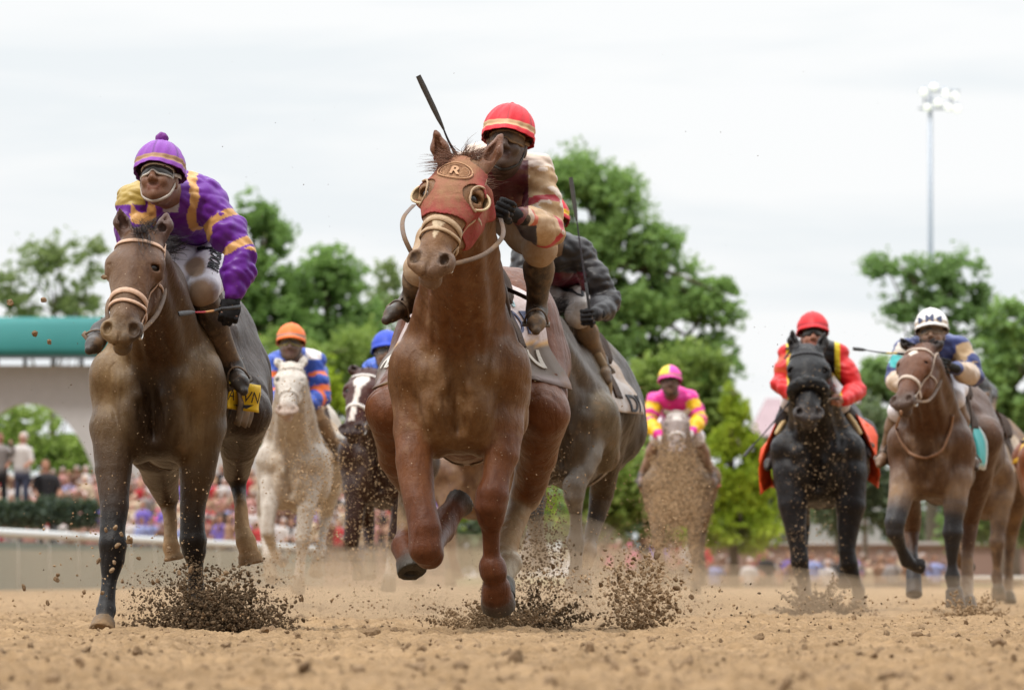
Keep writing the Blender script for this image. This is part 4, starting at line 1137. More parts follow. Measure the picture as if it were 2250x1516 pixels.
BRN = dict(c=(.125, .065, .036, .30), chest=(.13, .072, .040, .45), hip=(.10, .05, .03, .3), belly=(.07, .035, .02, .2), k=(.032, .030, .032, .2), w=(.6, .5, .4, .3), p=(.30, .21, .15, .6), h=(.05, .045, .045, .2),
           neck=(.11, .055, .03, .3), face=(.15, .062, .030, .1), muz=(.10, .065, .05, .25), mane=(.02, .018, .018, 0), ear=(.03, .022, .02, 0))
white = dict(D=48.6, h=.0095, cx=2043, hipx=2098, hipdy=1.35, cw=.212, hw=.285, cols=BRN,
    poll=(2022, 758, -.62), muz=(1978, 895, -.98), roll=.42, wid=1.15, nr0=.24,
    ears=[(1976, 742, -.58), (2072, 748, -.56)], forelock=[(1990, 745, -.66, 50), (2050, 742, -.6, 60)], manex=.08,
    FL=[(1988, 1060, .0, 33, 'c'), (1976, 1110, -.10, 27, 'p'), (1966, 1148, -.18, 24, 'k'), (1966, 1168, -.18, 21, 'k'), (1980, 1205, -.06, 13, 'k'), (1994, 1232, .0, 17, 'k'), (2004, 1240, .04, 15, 'k'), ('hoof', 2024, 1243, .08, 15, 18)],
    FR=[(2100, 1050, .0, 35, 'c'), (2098, 1110, -.05, 27, 'p'), (2094, 1145, -.07, 21, 'k'), (2092, 1170, -.08, 24, 'k'), (2092, 1198, -.07, 18, 'k'), (2092, 1240, -.05, 13, 'k'), (2092, 1266, -.04, 18, 'k'), (2095, 1290, -.05, 16, 'k'), ('hoof', 2098, 1334, -.07, 18, 22)],
    HL=[(2005, 1010, .9, 40), (2000, 1090, 1.2, 26), (2004, 1160, 1.5, 20), (2004, 1210, 1.4, 13), (2006, 1250, 1.3, 16, 'k'), ('hoof', 2008, 1308, 1.2, 16, 19)],
    HR=[(2160, 960, .95, 44), (2150, 1060, 1.2, 30), (2132, 1140, 1.45, 22), (2126, 1220, 1.4, 14), (2124, 1280, 1.35, 16, 'p'), (2126, 1310, 1.3, 13, 'w'), ('hoof', 2130, 1342, 1.25, 15, 19)])

GRY = dict(c=(.62, .58, .52, .25), chest=(.55, .48, .39, .50), hip=(.58, .54, .47, .4), belly=(.34, .28, .20, .6), k=(.40, .34, .27, .6), h=(.3, .25, .18, .5), face=(.68, .65, .60, .05), muz=(.52, .42, .36, .15), mane=(.6, .58, .55, 0), ear=(.66, .64, .60, 0), neck=(.56, .51, .44, .35))
grey = dict(D=56.0, h=.013, cx=642, hipx=692, hipdy=1.35, cw=.205, hw=.25, cols=GRY, mat='p',
    poll=(640, 800, -.66), muz=(630, 912, -.98), roll=.02, wid=1.28, nr0=.25,
    ears=[(604, 786, -.62), (668, 782, -.6)],
    FL=[(596, 1065, .0, 27), (590, 1115, -.10, 21), (588, 1150, -.14, 16), (588, 1168, -.14, 17), (598, 1200, .02, 11), (606, 1218, .10, 13), (612, 1226, .14, 12), ('hoof', 624, 1236, .20, 12, 15)],
    FR=[(680, 1060, .0, 29), (674, 1115, -.05, 22), (668, 1160, -.06, 17), (666, 1185, -.06, 18), (662, 1225, -.04, 11), (658, 1262, -.02, 13), ('hoof', 654, 1305, .0, 13, 16)],
    HL=[(600, 1010, .9, 34), (584, 1080, 1.2, 20), (580, 1130, 1.4, 16), (584, 1180, 1.3, 11), (590, 1225, 1.2, 13), ('hoof', 596, 1275, 1.1, 13, 16)],
    HR=[(738, 990, .9, 36), (728, 1070, 1.15, 24), (716, 1130, 1.4, 16), (708, 1180, 1.3, 11), (700, 1220, 1.2, 13), ('hoof', 694, 1262, 1.1, 13, 16)])

DBY = dict(c=(.040, .018, .013, .22), chest=(.045, .022, .016, .35), hip=(.04, .02, .014, .3), k=(.025, .018, .015, .4), h=(.1, .08, .05, .5), face=(.070, .020, .014, .0), muz=(.045, .025, .022, .05), mane=(.03, .02, .018, 0), w=(.7, .66, .6, .2))
bay = dict(D=52.5, h=.013, cx=838, hipx=868, hipdy=1.35, cw=.24, hw=.28, cols=DBY,
    poll=(808, 812, -.66), muz=(768, 958, -.98), roll=.25, wid=1.3, nr0=.25, ears=[(766, 804, -.6), (848, 800, -.6)],
    forelock=[(792, 800, -.7, 30)],
    FL=[(784, 1080, .0, 30), (778, 1140, -.05, 22), (772, 1185, -.06, 19), (778, 1225, .0, 12), (786, 1245, .04, 14), ('hoof', 790, 1275, .05, 13, 16)],
    FR=[(892, 1070, .0, 32), (880, 1135, -.05, 22), (870, 1180, -.06, 18), (862, 1225, -.04, 12), (858, 1260, -.03, 14, 'w'), ('hoof', 852, 1300, -.02, 15, 18)],
    HL=[(790, 1010, .9, 36), (800, 1090, 1.2, 22), (810, 1150, 1.4, 16), (812, 1210, 1.3, 11), ('hoof', 814, 1270, 1.2, 12, 15)],
    HR=[(905, 1000, .9, 38), (910, 1080, 1.2, 22), (915, 1150, 1.4, 16), (918, 1210, 1.3, 11), ('hoof', 920, 1280, 1.2, 12, 15)])

GRP = dict(c=(.19, .14, .095, .6), chest=(.19, .14, .095, .6), hip=(.2, .14, .1, .7), k=(.2, .14, .1, .7), h=(.1, .08, .05, .5), face=(.30, .25, .235, .12), muz=(.42, .36, .35, .1), mane=(.4, .35, .3, .1), neck=(.24, .18, .14, .5))
pinkh = dict(D=69.5, h=.016, cx=1487, hipx=1496, hipdy=1.35, cw=.265, hw=.30, cols=GRP,
    poll=(1487, 905, -.7), muz=(1487, 994, -1.05), roll=.0, wid=1.3, nr0=.25, ears=[(1462, 900, -.6), (1514, 898, -.6)],
    FL=[(1448, 1115, .0, 24), (1446, 1160, -.08, 17), (1446, 1196, -.12, 14), (1450, 1225, -.04, 9), (1456, 1244, .02, 11), ('hoof', 1462, 1268, .08, 10, 12)],
    FR=[(1527, 1120, .0, 24), (1526, 1170, -.05, 17), (1526, 1205, -.06, 14), (1527, 1240, -.06, 9), (1528, 1270, -.04, 11), ('hoof', 1529, 1302, .0, 11, 13)],
    HL=[(1432, 1060, .9, 30), (1438, 1120, 1.2, 18), (1444, 1165, 1.4, 12), (1446, 1220, 1.3, 9), ('hoof', 1448, 1285, 1.2, 10, 12)],
    HR=[(1552, 1050, .9, 32), (1548, 1120, 1.2, 19), (1542, 1165, 1.4, 12), (1540, 1220, 1.3, 9), ('hoof', 1538, 1285, 1.2, 10, 12)])

def shifted(S, dcx, D2, **kw):
    """the same build of horse, elsewhere in the field"""
    s0 = S['D'] / D2
    def m(t):
        if t[0] == 'hoof': return ('hoof', dcx + (t[1] - S['cx']) * s0, HORIZ + (t[2] - HORIZ) * s0 + CAMZ * FPX * (1 / D2 - s0 / S['D']), t[3], t[4] * s0, t[5] * s0)
        return (dcx + (t[0] - S['cx']) * s0, HORIZ + (t[1] - HORIZ) * s0) + tuple(t[2:3]) + ((t[3] * s0,) + tuple(t[4:]) if len(t) > 3 else ())
    R = dict(S); R['D'] = D2; R['cx'] = dcx; R['hipx'] = dcx + (S['hipx'] - S['cx']) * s0
    for k in ('FL', 'FR', 'HL', 'HR'): R[k] = [m(t) for t in S[k]]
    R['ears'] = [m(t) for t in S['ears']]; R['poll'] = m(S['poll']); R['muz'] = m(S['muz'])
    R['forelock'] = []
    R.update(kw); return R

PBR = dict(c=(.17, .095, .06, .6), k=(.10, .065, .045, .6), h=(.1, .08, .05, .5), mane=(.04, .03, .02, 0), p=(.2, .13, .09, .6), w=(.4, .3, .2, .6))
hidden = shifted(pinkh, 1034, 62.0, cols=PBR, h=.018)
behind = shifted(white, 2152, 62.0, cols=dict(c=(.15, .09, .055, .6), k=(.13, .085, .06, .6), h=(.1, .08, .05, .5), mane=(.03, .02, .02, 0), p=(.17, .11, .07, .6), w=(.45, .33, .22, .6)), h=.018)
edge = shifted(pinkh, 2332, 55.0, cols=dict(c=(.22, .07, .025, .15), k=(.12, .05, .03, .3), h=(.1, .08, .05, .5), mane=(.2, .09, .04, 0), w=(.6, .5, .4, .2), p=(.3, .2, .1, .3)), h=.018)

def paint_hero(V, C, H, P, T):
    q = (V - H.O) / H.s; l, n, a = q @ H.l / H.w, q @ H.n, q @ H.a
    m = (a > .36) & (a < .455) & (np.abs(l) < .026 * (1 - (a - .36) / .11)) & (n > -.03)
    C[m] = (.62, .50, .34, .15)
    m = (n > -.01) & (a > .515) & (a < .57) & (np.abs(np.abs(l) - .05) < .02)
    C[m, :3] *= .55
    return C
def paint_left(V, C, H, P, T):
    w = P(262, 720, 0)
    # dried tan mud on the two shoulders, darker brown centre
    for cx_, cz_, wx, wz, k in ((248, 1.20, .10, .34, 1.0), (432, 1.02, .085, .30, 1.0), (470, 1.25, .05, .2, .4)):
        m = np.exp(-((V[:, 0] - P(cx_, 0, 0)[0]) / wx) ** 2 - ((V[:, 2] - cz_) / wz) ** 2) * k * (V[:, 1] < P(0, 0, .55)[1])
        C[:, :3] = C[:, :3] * (1 - m[:, None] * .75) + np.array((.33, .225, .11)) * m[:, None] * .75
        C[:, 3] = np.clip(C[:, 3] + m * .10, 0, 1)
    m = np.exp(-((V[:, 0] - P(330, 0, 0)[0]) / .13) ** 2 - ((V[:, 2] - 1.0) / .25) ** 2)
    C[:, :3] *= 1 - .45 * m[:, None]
    return C
def paint_white(V, C, H, P, T):
    q = (V - H.O) / H.s; l, n, a = q @ H.l / H.w, q @ H.n, q @ H.a
    r = np.abs(l) / .032 + np.abs(a - .13) / .045
    C[(r < 1.05) & (n > -.02)] = (.72, .66, .58, 0)
    return C
def paint_bay(V, C, H, P, T):
    q = (V - H.O) / H.s; l, n, a = q @ H.l / H.w, q @ H.n, q @ H.a
    m = (np.abs(l) < np.where(a < .2, .05 - np.abs(a - .14) * .35, .017)) & (n > -.04) & (a > .09) & (a < .5)
    C[m] = (.78, .74, .70, 0)
    return C
def paint_pinkh(V, C, H, P, T):
    q = (V - H.O) / H.s; l, n, a = q @ H.l / H.w, q @ H.n, q @ H.a
    m = (np.abs(l) < .04) & (n > -.03) & (a > .06) & (a < .2)
    C[m] = (.62, .58, .55, 0)
    return C
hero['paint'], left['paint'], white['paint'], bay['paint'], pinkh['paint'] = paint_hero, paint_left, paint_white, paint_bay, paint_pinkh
grey['mat'] = M_COATP; pinkh['mat'] = M_COATP
HS = {}
ONLY = None
def want(k): return ONLY is None or k in ONLY
for key, spec, label in (
        ('hero', hero, 'muddy chestnut racehorse in a red hood with eye cups, in front at the centre'),
        ('left', left, 'dark bay racehorse with tan hind socks carrying the rider in purple silks'),
        ('dark', dark, 'mud-coated grey-brown racehorse galloping just behind the chestnut leader'),
        ('black', black, 'black racehorse in a black hood and shaggy noseband with an orange saddle cloth'),
        ('white', white, 'brown racehorse with a white star, turning its head beside the black horse'),
        ('grey', grey, 'near-white grey racehorse under the rider in the orange cap'),
        ('bay', bay, 'dark bay racehorse with a broad white blaze and a white bridle'),
        ('pinkh', pinkh, 'grey racehorse caked in flying mud under the rider in pink and yellow'),
        ('hidden', hidden, 'brown racehorse far back, seen only between the legs of the chestnut leader'),
        ('behind', behind, 'mud-covered racehorse close behind the brown horse with the white star'),
        ('edge', edge, 'bright chestnut racehorse cut off by the right edge of the picture')):
    if want(key): HS[key] = build_horse('racehorse', spec, label)
# ---------------------------------------------------------------- riders
M_SKIN = surf_mat('skin', 'plainish', 0.5, spec=0.35, bump=.5)
M_SILK = surf_mat('jacket_silk', 'cloth', 0.44, spec=0.35, bump=.25, mudcol=(.36, .23, .12), grain=.3)
M_BREECH = surf_mat('breeches_cloth', 'cloth', 0.5, spec=0.25, bump=.3, grain=.4)
M_BOOT = surf_mat('boot_leather', 'plainish', 0.42, spec=0.4)
M_GLOVE = surf_mat('glove_cloth', 'plainish', 0.75, spec=0.2, bump=1.3)
M_CAP = surf_mat('cap_cloth', 'cloth', 0.5, spec=0.25, bump=.3, grain=.3)
M_LENS = plain_mat('goggle_lens', (.055, .05, .045), .12, spec=.7, var=.3, bump=.03)
M_LENSM = surf_mat('muddy_lens', 'plainish', .4, spec=.4)
M_WHIP = plain_mat('whip_black', (.02, .02, .024), .4, var=.3)

def fist(F, wrist, dirv, grip, r=1.0, col=None, sg=1):
    """five fingers closed round something that runs along 'grip'"""
    y = unit(dirv); x = unit(grip - y * (grip @ y)); z = np.cross(x, y) * sg
    o = np.asarray(wrist, float)
    g = lambda a, b, c: o + (x * a + y * b + z * c) * r
    F.cap(o, g(0, .03, .0), .026 * r, .030 * r, .012, col)
    F.ell(g(0, .055, .002), (.042 * r, .042 * r, .019 * r), (x, y, z), .012, col)
    for i, L in enumerate((.92, 1.04, 1.0, .84)):
        a = (i - 1.5) * .0205
        k = [(a, .088, .0), (a, .103 * L + .004, .026), (a, .074 * L, .047), (a * .95, .046, .040)]
        rr = (.0105, .0098, .0092, .0080)
        for j in range(3): F.cap(g(*k[j]), g(*k[j + 1]), rr[j] * r, rr[j + 1] * r, .004, col)
    F.cap(g(-.034, .028, .012), g(-.036, .060, .034), .0135 * r, .0115 * r, .008, col)
    F.cap(g(-.036, .060, .034), g(-.012, .078, .060), .0112 * r, .0090 * r, .004, col)
    return g(0, .062, .028), x

def fold2(seed, near):
    a, b = folds(seed, .0115, 26.0, crease=True), folds(seed + 2, .0070 if near else .004, 70.0, (.2, .3, 1), True)
    return lambda P: a(P) + b(P)

def build_rider(horse, R, label):
    D = R['D']; P = lambda px, py, dy=0: W(px, py, D + dy)
    base = np.array(((R['head'][0] - 1125) * D / FPX, D + .3, 0.0))
    h = R.get('h', .0065); far = D > 45; near = not far
    bvj = None
    J = {k: P(*R[k]) for k in ('head', 'pelvis', 'shL', 'shR', 'elL', 'elR', 'wrL', 'wrR', 'hpL', 'hpR', 'knL', 'knR', 'anL', 'anR', 'toL', 'toR')}
    up = unit(R['up']); fw = np.asarray(R['face'], float); fw = unit(fw - up * (fw @ up)); rt = np.cross(fw, up)
    if rt[0] < 0: rt = -rt
    hc = J['head']; g = lambda r, f, u: hc + rt * r + fw * f + up * u
    sk = R.get('skin', (.30, .15, .09, .1)); A = (rt, fw, up)
    chest = (J['shL'] + J['shR']) / 2; neck = chest + (hc - chest) * .35
    def torso(F, q, cj):
        sp = J['shR'] - J['shL']; sw = np.linalg.norm(sp); sx = sp / sw
        ax = unit(J['pelvis'] - chest); dn = np.cross(sx, ax); AA = (sx, ax, unit(dn))
        mid = chest * .55 + J['pelvis'] * .45
        F.ell(chest + ax * .10, (sw * .47 + q, .21 + q, .125 + q), AA, .06, cj)
        F.ell(mid + ax * .08, (.155 + q, .24, .115 + q), AA, .06, cj)
        F.ell(J['pelvis'], (.165 + q, .15 + q, .135 + q), AA, .05, cj)
        for s_ in ('L', 'R'):
            F.cap(chest + (J['sh' + s_] - chest) * .3 + np.array((0, 0, .02)), J['sh' + s_], .075 + q, .062 + q, .05, cj)
            F.ell(J['sh' + s_], (.068 + q,) * 3, None, .03, cj)
    def arms(F, q, cj, bag=0, full=True):
        for s_ in ('L', 'R'):
            s, e, w = J['sh' + s_], J['el' + s_], J['wr' + s_]
            F.cap(s, s * .45 + e * .55, .058 + q, .053 + q + bag, .03, cj); F.cap(s * .45 + e * .55, e, .053 + q + bag, .044 + q + bag * .6, .03, cj)
            m = e * .6 + w * .4
            F.cap(e, m, .046 + q + bag * .6, .043 + q + bag, .025, cj)
            F.cap(m, w * (1 if full else .96) + e * (0 if full else .04), .043 + q + bag, .027 + q + bag * .1, .02, cj)
    def legs(F, q, cj):
        for s_ in ('L', 'R'):
            F.cap(J['hp' + s_], J['kn' + s_] * .6 + J['hp' + s_] * .4, .10 + q, .082 + q, .05, cj)
            F.cap(J['kn' + s_] * .6 + J['hp' + s_] * .4, J['kn' + s_], .082 + q, .062 + q, .04, cj)
            F.ell(J['kn' + s_] + np.array((0, -.012, 0)), (.062 + q, .06 + q, .066 + q), None, .03, cj)
    def shins(F, q, cj, t0=.0):
        for s_ in ('L', 'R'):
            k, a, t = J['kn' + s_], J['an' + s_], J['to' + s_]
            k2 = k * (1 - t0) + a * t0; m = k * .62 + a * .38
            F.cap(k2, m, .052 + q, .058 + q, .02, cj); F.cap(m, a, .058 + q, .037 + q, .03, cj)
            heel = a + unit(a - k) * .05 - unit(t - a) * .03
            F.cap(a, heel, .036 + q, .03 + q, .02, cj)
            F.cap(a + unit(a - k) * .03, t, .038 + q, .034 + q, .03, cj)
            F.cap(heel, t + unit(a - k) * .01, .028 + q, .03 + q, .02, cj)
    root = empty('person', base, label, 'jockey', 'jockeys riding in the race')
    # --- one continuous body
    F = Field()
    F.ell(g(0, -.012, .035), (.074, .094, .090), A, .03, sk)
    F.ell(g(0, .020, -.025), (.064, .072, .080), A, .03, sk)
    F.ell(g(0, .040, -.082), (.042, .046, .034), A, .03, sk)
    F.cap(g(0, .030, -.10), g(0, .070, -.094), .025, .019, .02, sk)
    for s in (-1, 1):
        F.ell(g(s * .034, .070, -.030), (.026, .020, .022), A, .02, sk)
        F.cap(g(s * .052, .02, -.02), g(s * .046, .03, -.075), .020, .018, .02, sk)
        F.ell(g(s * .031, .094, .016), (.019, .013, .013), A, .008, None, 's')
        F.ell(g(s * .031, .082, .016), (.014, .012, .012), A, .004, sk)
        F.ell(g(s * .078, -.008, -.012), (.010, .020, .032), A, .008, sk)
        F.cap(g(s * .012, .090, .038), g(s * .045, .080, .036), .009, .008, .01, sk)
        F.ell(g(s * .014, .104, -.034), (.010, .012, .009), A, .008, sk)
    F.cap(g(0, .088, .022), g(0, .112, -.026), .010, .014, .012, sk)
    lip = tuple(np.array(sk[:3]) * (.9, .62, .62)) + (sk[3],)
    F.cap(g(-.020, .086, -.058), g(.020, .086, -.058), .0075, .0075, .006, lip)
    F.cap(g(-.016, .084, -.069), g(.016, .084, -.069), .0085, .0085, .006, lip)
    F.cap(g(-.022, .098, -.0635), g(.022, .098, -.0635), .0035, .0035, .003, None, 's')
    F.cap(g(0, -.03, -.06), neck, .046, .052, .04, sk)
    F.cap(neck, chest + np.array((0, .05, 0)), .055, .085, .05, sk)
    torso(F, -.014, sk); arms(F, -.006, sk); legs(F, -.012, sk); shins(F, -.008, sk)
    grips = {}
    hd = {}
    for s_ in ('L', 'R'):
        w, e = J['wr' + s_], J['el' + s_]
        dv = unit(w - e) if ('hd' + s_) not in R else unit(R['hd' + s_])
        gv = np.asarray(R.get('gr' + s_, (1 if s_ == 'R' else -1, 0, .3)), float)
        hd[s_] = (w, dv, gv)
        grips[s_] = fist(F, w, dv, gv, 1.0, sk, R.get('sg' + s_, 1))
    V, Fc, C = F.mesh(.0046 if near and R["D"] < 35 else h * 1.2, sigma=.006)
    if 'paintskin' in R: C = R['paintskin'](V, C, g, rt, fw, up)
    np_mesh('body', V, Fc, M_SKIN, root, base, C)
    if near:
        for s in (-1, 1):
            m = MB(); sphere(m, g(s * .031, .079, .015), .0125, 8); m.build('eye', M_EYE, root, base)
    # --- jacket
    jc = R['jacket']; F = Field(); torso(F, .014, jc); arms(F, .010, jc, .016, False)
    F.cap(neck * .5 + chest * .5, chest, .070, .085, .03, jc)
    V, Fc, C = F.mesh(h, disp=fold2(R['head'][0], near))
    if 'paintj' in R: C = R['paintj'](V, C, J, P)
    np_mesh('jacket', V, Fc, M_SILK, root, base, C); bvj = bvh_of(V, Fc)
    # --- breeches and boots
    bc = R.get('breech', (.74, .72, .74, .35)); F = Field(); legs(F, .008, bc)
    F.ell(J['pelvis'] + np.array((0, 0, -.01)), (.168, .165, .145), None, .05, bc)
    V, Fc, C = F.mesh(h, disp=folds(R['head'][0] + 5, .0065, 26.0, (.2, .6, 1), True))
    if 'paintb' in R: C = R['paintb'](V, C, J, P)
    bre = np_mesh('breeches', V, Fc, M_BREECH, root, base, C)
    bb = bvh_of(V, Fc)
    boc = R.get('boot', (.06, .035, .022, .5))
    for s_ in ('L', 'R'):
        F = Field(); k, a, t = J['kn' + s_], J['an' + s_], J['to' + s_]
        k2 = k * .86 + a * .14; m = k * .62 + a * .38
        F.cap(k2, m, .060, .062, .02, boc); F.cap(m, a, .062, .043, .03, boc)
        heel = a + unit(a - k) * .06 - unit(t - a) * .03
        F.cap(a, heel, .042, .036, .02, boc); F.cap(a + unit(a - k) * .03, t, .041, .035, .03, boc)
        F.cap(heel, t + unit(a - k) * .016, .032, .026, .02, boc)
        F.cap(t, t + unit(t - a) * .045 + unit(a - k) * .012, .036, .022, .015, boc)
        V, Fc, C = F.mesh(h, disp=folds(R['head'][0] + 9, .0025, 50.0))
        fd = np.clip(((V - k) @ unit(a - k) - np.linalg.norm(a - k) * .90) / .05, 0, 1)[:, None]
        C = C * (1 - fd) + np.array((.026, .019, .015, .34)) * fd
        if 'boottop' in R:
            u = (V - k) @ unit(a - k); C[u < .13] = R['boottop']
        np_mesh('boot', V, Fc, M_BOOT, root, base, C)
    gc = R.get('glove')
    if gc is not None:
        for s_ in ('L', 'R'):
            F = Field(); w, dv, gv = hd[s_]
            F.cap(w - dv * .035, w, .031, .031, .01, gc)
            fist(F, w, dv, gv, 1.12, gc, R.get('sg' + s_, 1))
            V, Fc, C = F.mesh(min(h, .0055) if near else h * .8)
            np_mesh('glove', V, Fc, M_GLOVE, root, base, C)
    # --- helmet with its cloth cap
    cc = R['cap']; n, m = (46, 72) if near else (24, 36)
    rr = R.get('capr', 1.0)
    th = np.linspace(.0, 1, n)[:, None]; ph = np.linspace(0, 2 * math.pi, m, endpoint=False)[None]
    ang = th * math.radians(97)
    fr = np.cos(ph)                                      # 1 = front
    rad = np.sin(np.minimum(ang, math.pi / 2)) + 0 * ph
    low = np.clip((th - .80) / .2, 0, 1)
    wob = .004 * np.sin(ph * 6 + 1) * th ** 2 + .0025 * np.sin(ph * 15 + th * 9)
    bulge = -.006 * np.exp(-((th - .86) / .03) ** 2)
    x = (.116 * rad + wob + bulge) * np.sin(ph) * rr
    y = (.134 * rad + wob + bulge + .028 * low * np.clip(fr, 0, 1) ** 2) * np.cos(ph) * rr
    z = (.138 * np.cos(ang) + .018 - .008 * low * (1 - .8 * np.clip(fr, 0, 1)) + .010 * np.exp(-(th / .05) ** 2)) * rr + 0 * ph
    Vh = np.stack([x, y, z], -1).reshape(-1, 3)
    Vw = g(0, -.012, .035) + Vh @ np.array((rt, fw, up))
    Fh = [(i * m + j, i * m + (j + 1) % m, (i + 1) * m + (j + 1) % m, (i + 1) * m + j) for i in range(n - 1) for j in range(m)]
    # inner rim turned under
    Vi = g(0, -.012, .035) + (Vh.reshape(n, m, 3)[-1] * (.9, .86, 1) + (0, 0, .018)) @ np.array((rt, fw, up))
    Fh += [((n - 1) * m + j, (n - 1) * m + (j + 1) % m, n * m + (j + 1) % m, n * m + j) for j in range(m)]
    Cc = np.tile(np.array(cc, float), (n * m + m, 1))
    T_ = np.concatenate([np.repeat(np.linspace(0, 1, n), m), np.ones(m)]); PH = np.concatenate([np.tile(ph[0], n), ph[0]])
    if 'capband' in R: Cc[(T_ > .79) & (T_ < .90)] = R['capband']
    if 'paintcap' in R: Cc = R['paintcap'](T_, PH, Cc)
    Cc[n * m:] = (.02, .02, .02, 0)
    hel = np_mesh('helmet', np.concatenate([Vw, Vi]), np.array(Fh), M_CAP, root, base, Cc)
    if R.get('pompom'):
        F = Field(); c0 = g(0, -.012, .035 + .138 * rr + .034)
        F.ell(c0, (.028, .028, .027), None, .01, R['pompom'])
        q = random.Random(3)
        for i in range(26):
            d = unit((q.gauss(0, 1), q.gauss(0, 1), q.gauss(0, 1))); F.ell(c0 + d * .022, (.009,) * 3, None, .003, R['pompom'])
        V, Fc, C = F.mesh(.004); pm = np_mesh('pompom', V, Fc, M_CAP, hel, base, C)
        pm.location = (0, 0, 0)
    # --- goggles
    n = 26; mu = R.get('gogmud', 0)
    aa = np.linspace(-78, 78, n) * math.pi / 180
    prof = lambda a: (.026 - .004 * abs(math.sin(a)), -.024 + .020 * math.exp(-(a / .22) ** 2) + .006 * abs(math.sin(a)))
    sh = lambda a, u, o=0: g((.072 + o) * math.sin(a), (.100 + o) * math.cos(a) * 1.0 + .004, .014 + u)
    V, Fq = [], []
    for i, a in enumerate(aa):
        t_, b_ = prof(a)
        for j in range(6):
            u = b_ + (t_ - b_) * j / 5; V.append(sh(a, u, .004 * math.sin(math.pi * j / 5)))
    Fq = [(i * 6 + j, (i + 1) * 6 + j, (i + 1) * 6 + j + 1, i * 6 + j + 1) for i in range(n - 1) for j in range(5)]
    lens = R.get('lens', (.05, .045, .04, mu))
    gg = MB(); rim = [sh(a, prof(a)[0], .001) for a in aa] + [sh(a, prof(a)[1], .001) for a in aa[::-1]]
    rim.append(rim[0]); gg.tube(rim, .0052, R.get('gog', (.5, .5, .48, .2)), 6)
    for s in (-1, 1):
        gg.ribbon([sh(s * 1.36, .0, .004), g(s * .090, -.02, .022), g(s * .080, -.075, .040)], [rt * s] * 3, .018, .003, R.get('gog', (.5, .5, .48, .2)))
    go = gg.build('goggles', M_STRAP, root, base)
    ln = np_mesh('lens', np.array(V), np.array(Fq), M_LENSM if mu else M_LENS, go, base, np.tile(np.array(lens), (len(V), 1)))
    ln.location = (0, 0, 0)
    # chin strap
    cs = MB(); pts = [g(-.080, .0, -.01), g(-.062, .035, -.085), g(0, .062, -.123), g(.062, .035, -.085), g(.080, .0, -.01)]
    pp = spline(pts, 14); cs.ribbon(pp, [unit(p - g(0, 0, -.03)) for p in pp], .014, .003, R.get('strapc', (.04, .035, .03, .3)))
    cs.build('chin_strap', M_STRAP, root, base)
    return dict(root=root, J=J, g=g, grips=grips, bbvh=bb, jbvh=bvj, P=P, rt=rt, fw=fw, up=up, base=base, hel=hel, D=D)

def whip(label, hand, tip, D, dtip, grip_px=None, handle=.16, flap=.20, r=.0052, marks=()):
    """hand and tip are photo pixels with depth offsets; the butt sticks out behind the hand"""
    a = W(hand[0], hand[1], D + hand[2]); b = W(tip[0], tip[1], D + tip[2])
    d = unit(b - a); L = np.linalg.norm(b - a)
    root = empty('riding_whip', a, label, 'whip')
    mb = MB(); pts = [a - d * .05, a, a + d * handle * .5, a + d * handle]
    mb.tube(pts, [r * 1.9, r * 1.7, r * 1.6, r * 1.5], (.03, .03, .033, .3), 8)
    mb.build('handle', M_STRAP, root, a)
    mb = MB(); k = np.linspace(0, 1, 14)[:, None]; sg = np.array((0, 0, -.012 * L))
    pts = a + d * handle + d * (L - handle - flap) * k + sg * (k * (1 - k) * 4)
    cc = np.tile(np.array((.045, .045, .06, .2)), (14, 1))
    for lo, hi, c in marks: cc[int(lo * 14):int(hi * 14)] = c
    mb.tube(pts, np.linspace(r * 1.2, r * .75, 14), cc, 7); mb.build('shaft', M_STRAP, root, a)
    mb = MB(); s = unit(np.cross(d, (0, -1, .1))); nrm = unit(np.cross(s, d))
    p = b - d * flap; k = np.linspace(0, 1, 6)[:, None]
    w = np.array([.010, .020, .024, .024, .025, .022]) * (r / .0052)
    mb.ribbon(p + d * flap * k, np.tile(nrm, (6, 1)), w, .004, (.10, .105, .11, .2)); mb.build('flap', M_STRAP, root, a)
    return root

# ---------------------------------------------------------------- tack on the back
def drape(h, u0, u1, a0, a1, nu, nv, off=.012, edge=None, zc=1.28):
    """a sheet laid over the back: u along the horse (m behind the chest), a round the barrel (deg, 0 top, + to picture right)"""
    T = h['T']; pts = np.zeros((nu, nv, 3)); nn = np.zeros((nu, nv, 3)); last = None
    for i in range(nu):
        for j in range(nv):
            u = u0 + (u1 - u0) * i / (nu - 1); a = math.radians(a0 + (a1 - a0) * j / (nv - 1))
            if edge: u += edge(a, i / (nu - 1))
            c0 = T(0, u, zc - .10); dr = h['lat'] * math.sin(a) + np.array((0, 0, 1.0)) * math.cos(a)
            loc, nr, ii, dd = h['bvh'].ray_cast(Vector(c0 + dr * .75), Vector(-dr), .75)
            if loc is None: q = c0 + dr * .3; nr = dr
            else: q = np.array(loc); nr = np.array(nr)
            pts[i, j] = q + dr * off; nn[i, j] = dr
    for _ in range(3):
        pts[1:-1, 1:-1] = (pts[1:-1, 1:-1] * 2 + pts[2:, 1:-1] + pts[:-2, 1:-1] + pts[1:-1, 2:] + pts[1:-1, :-2]) / 6
    return pts, nn

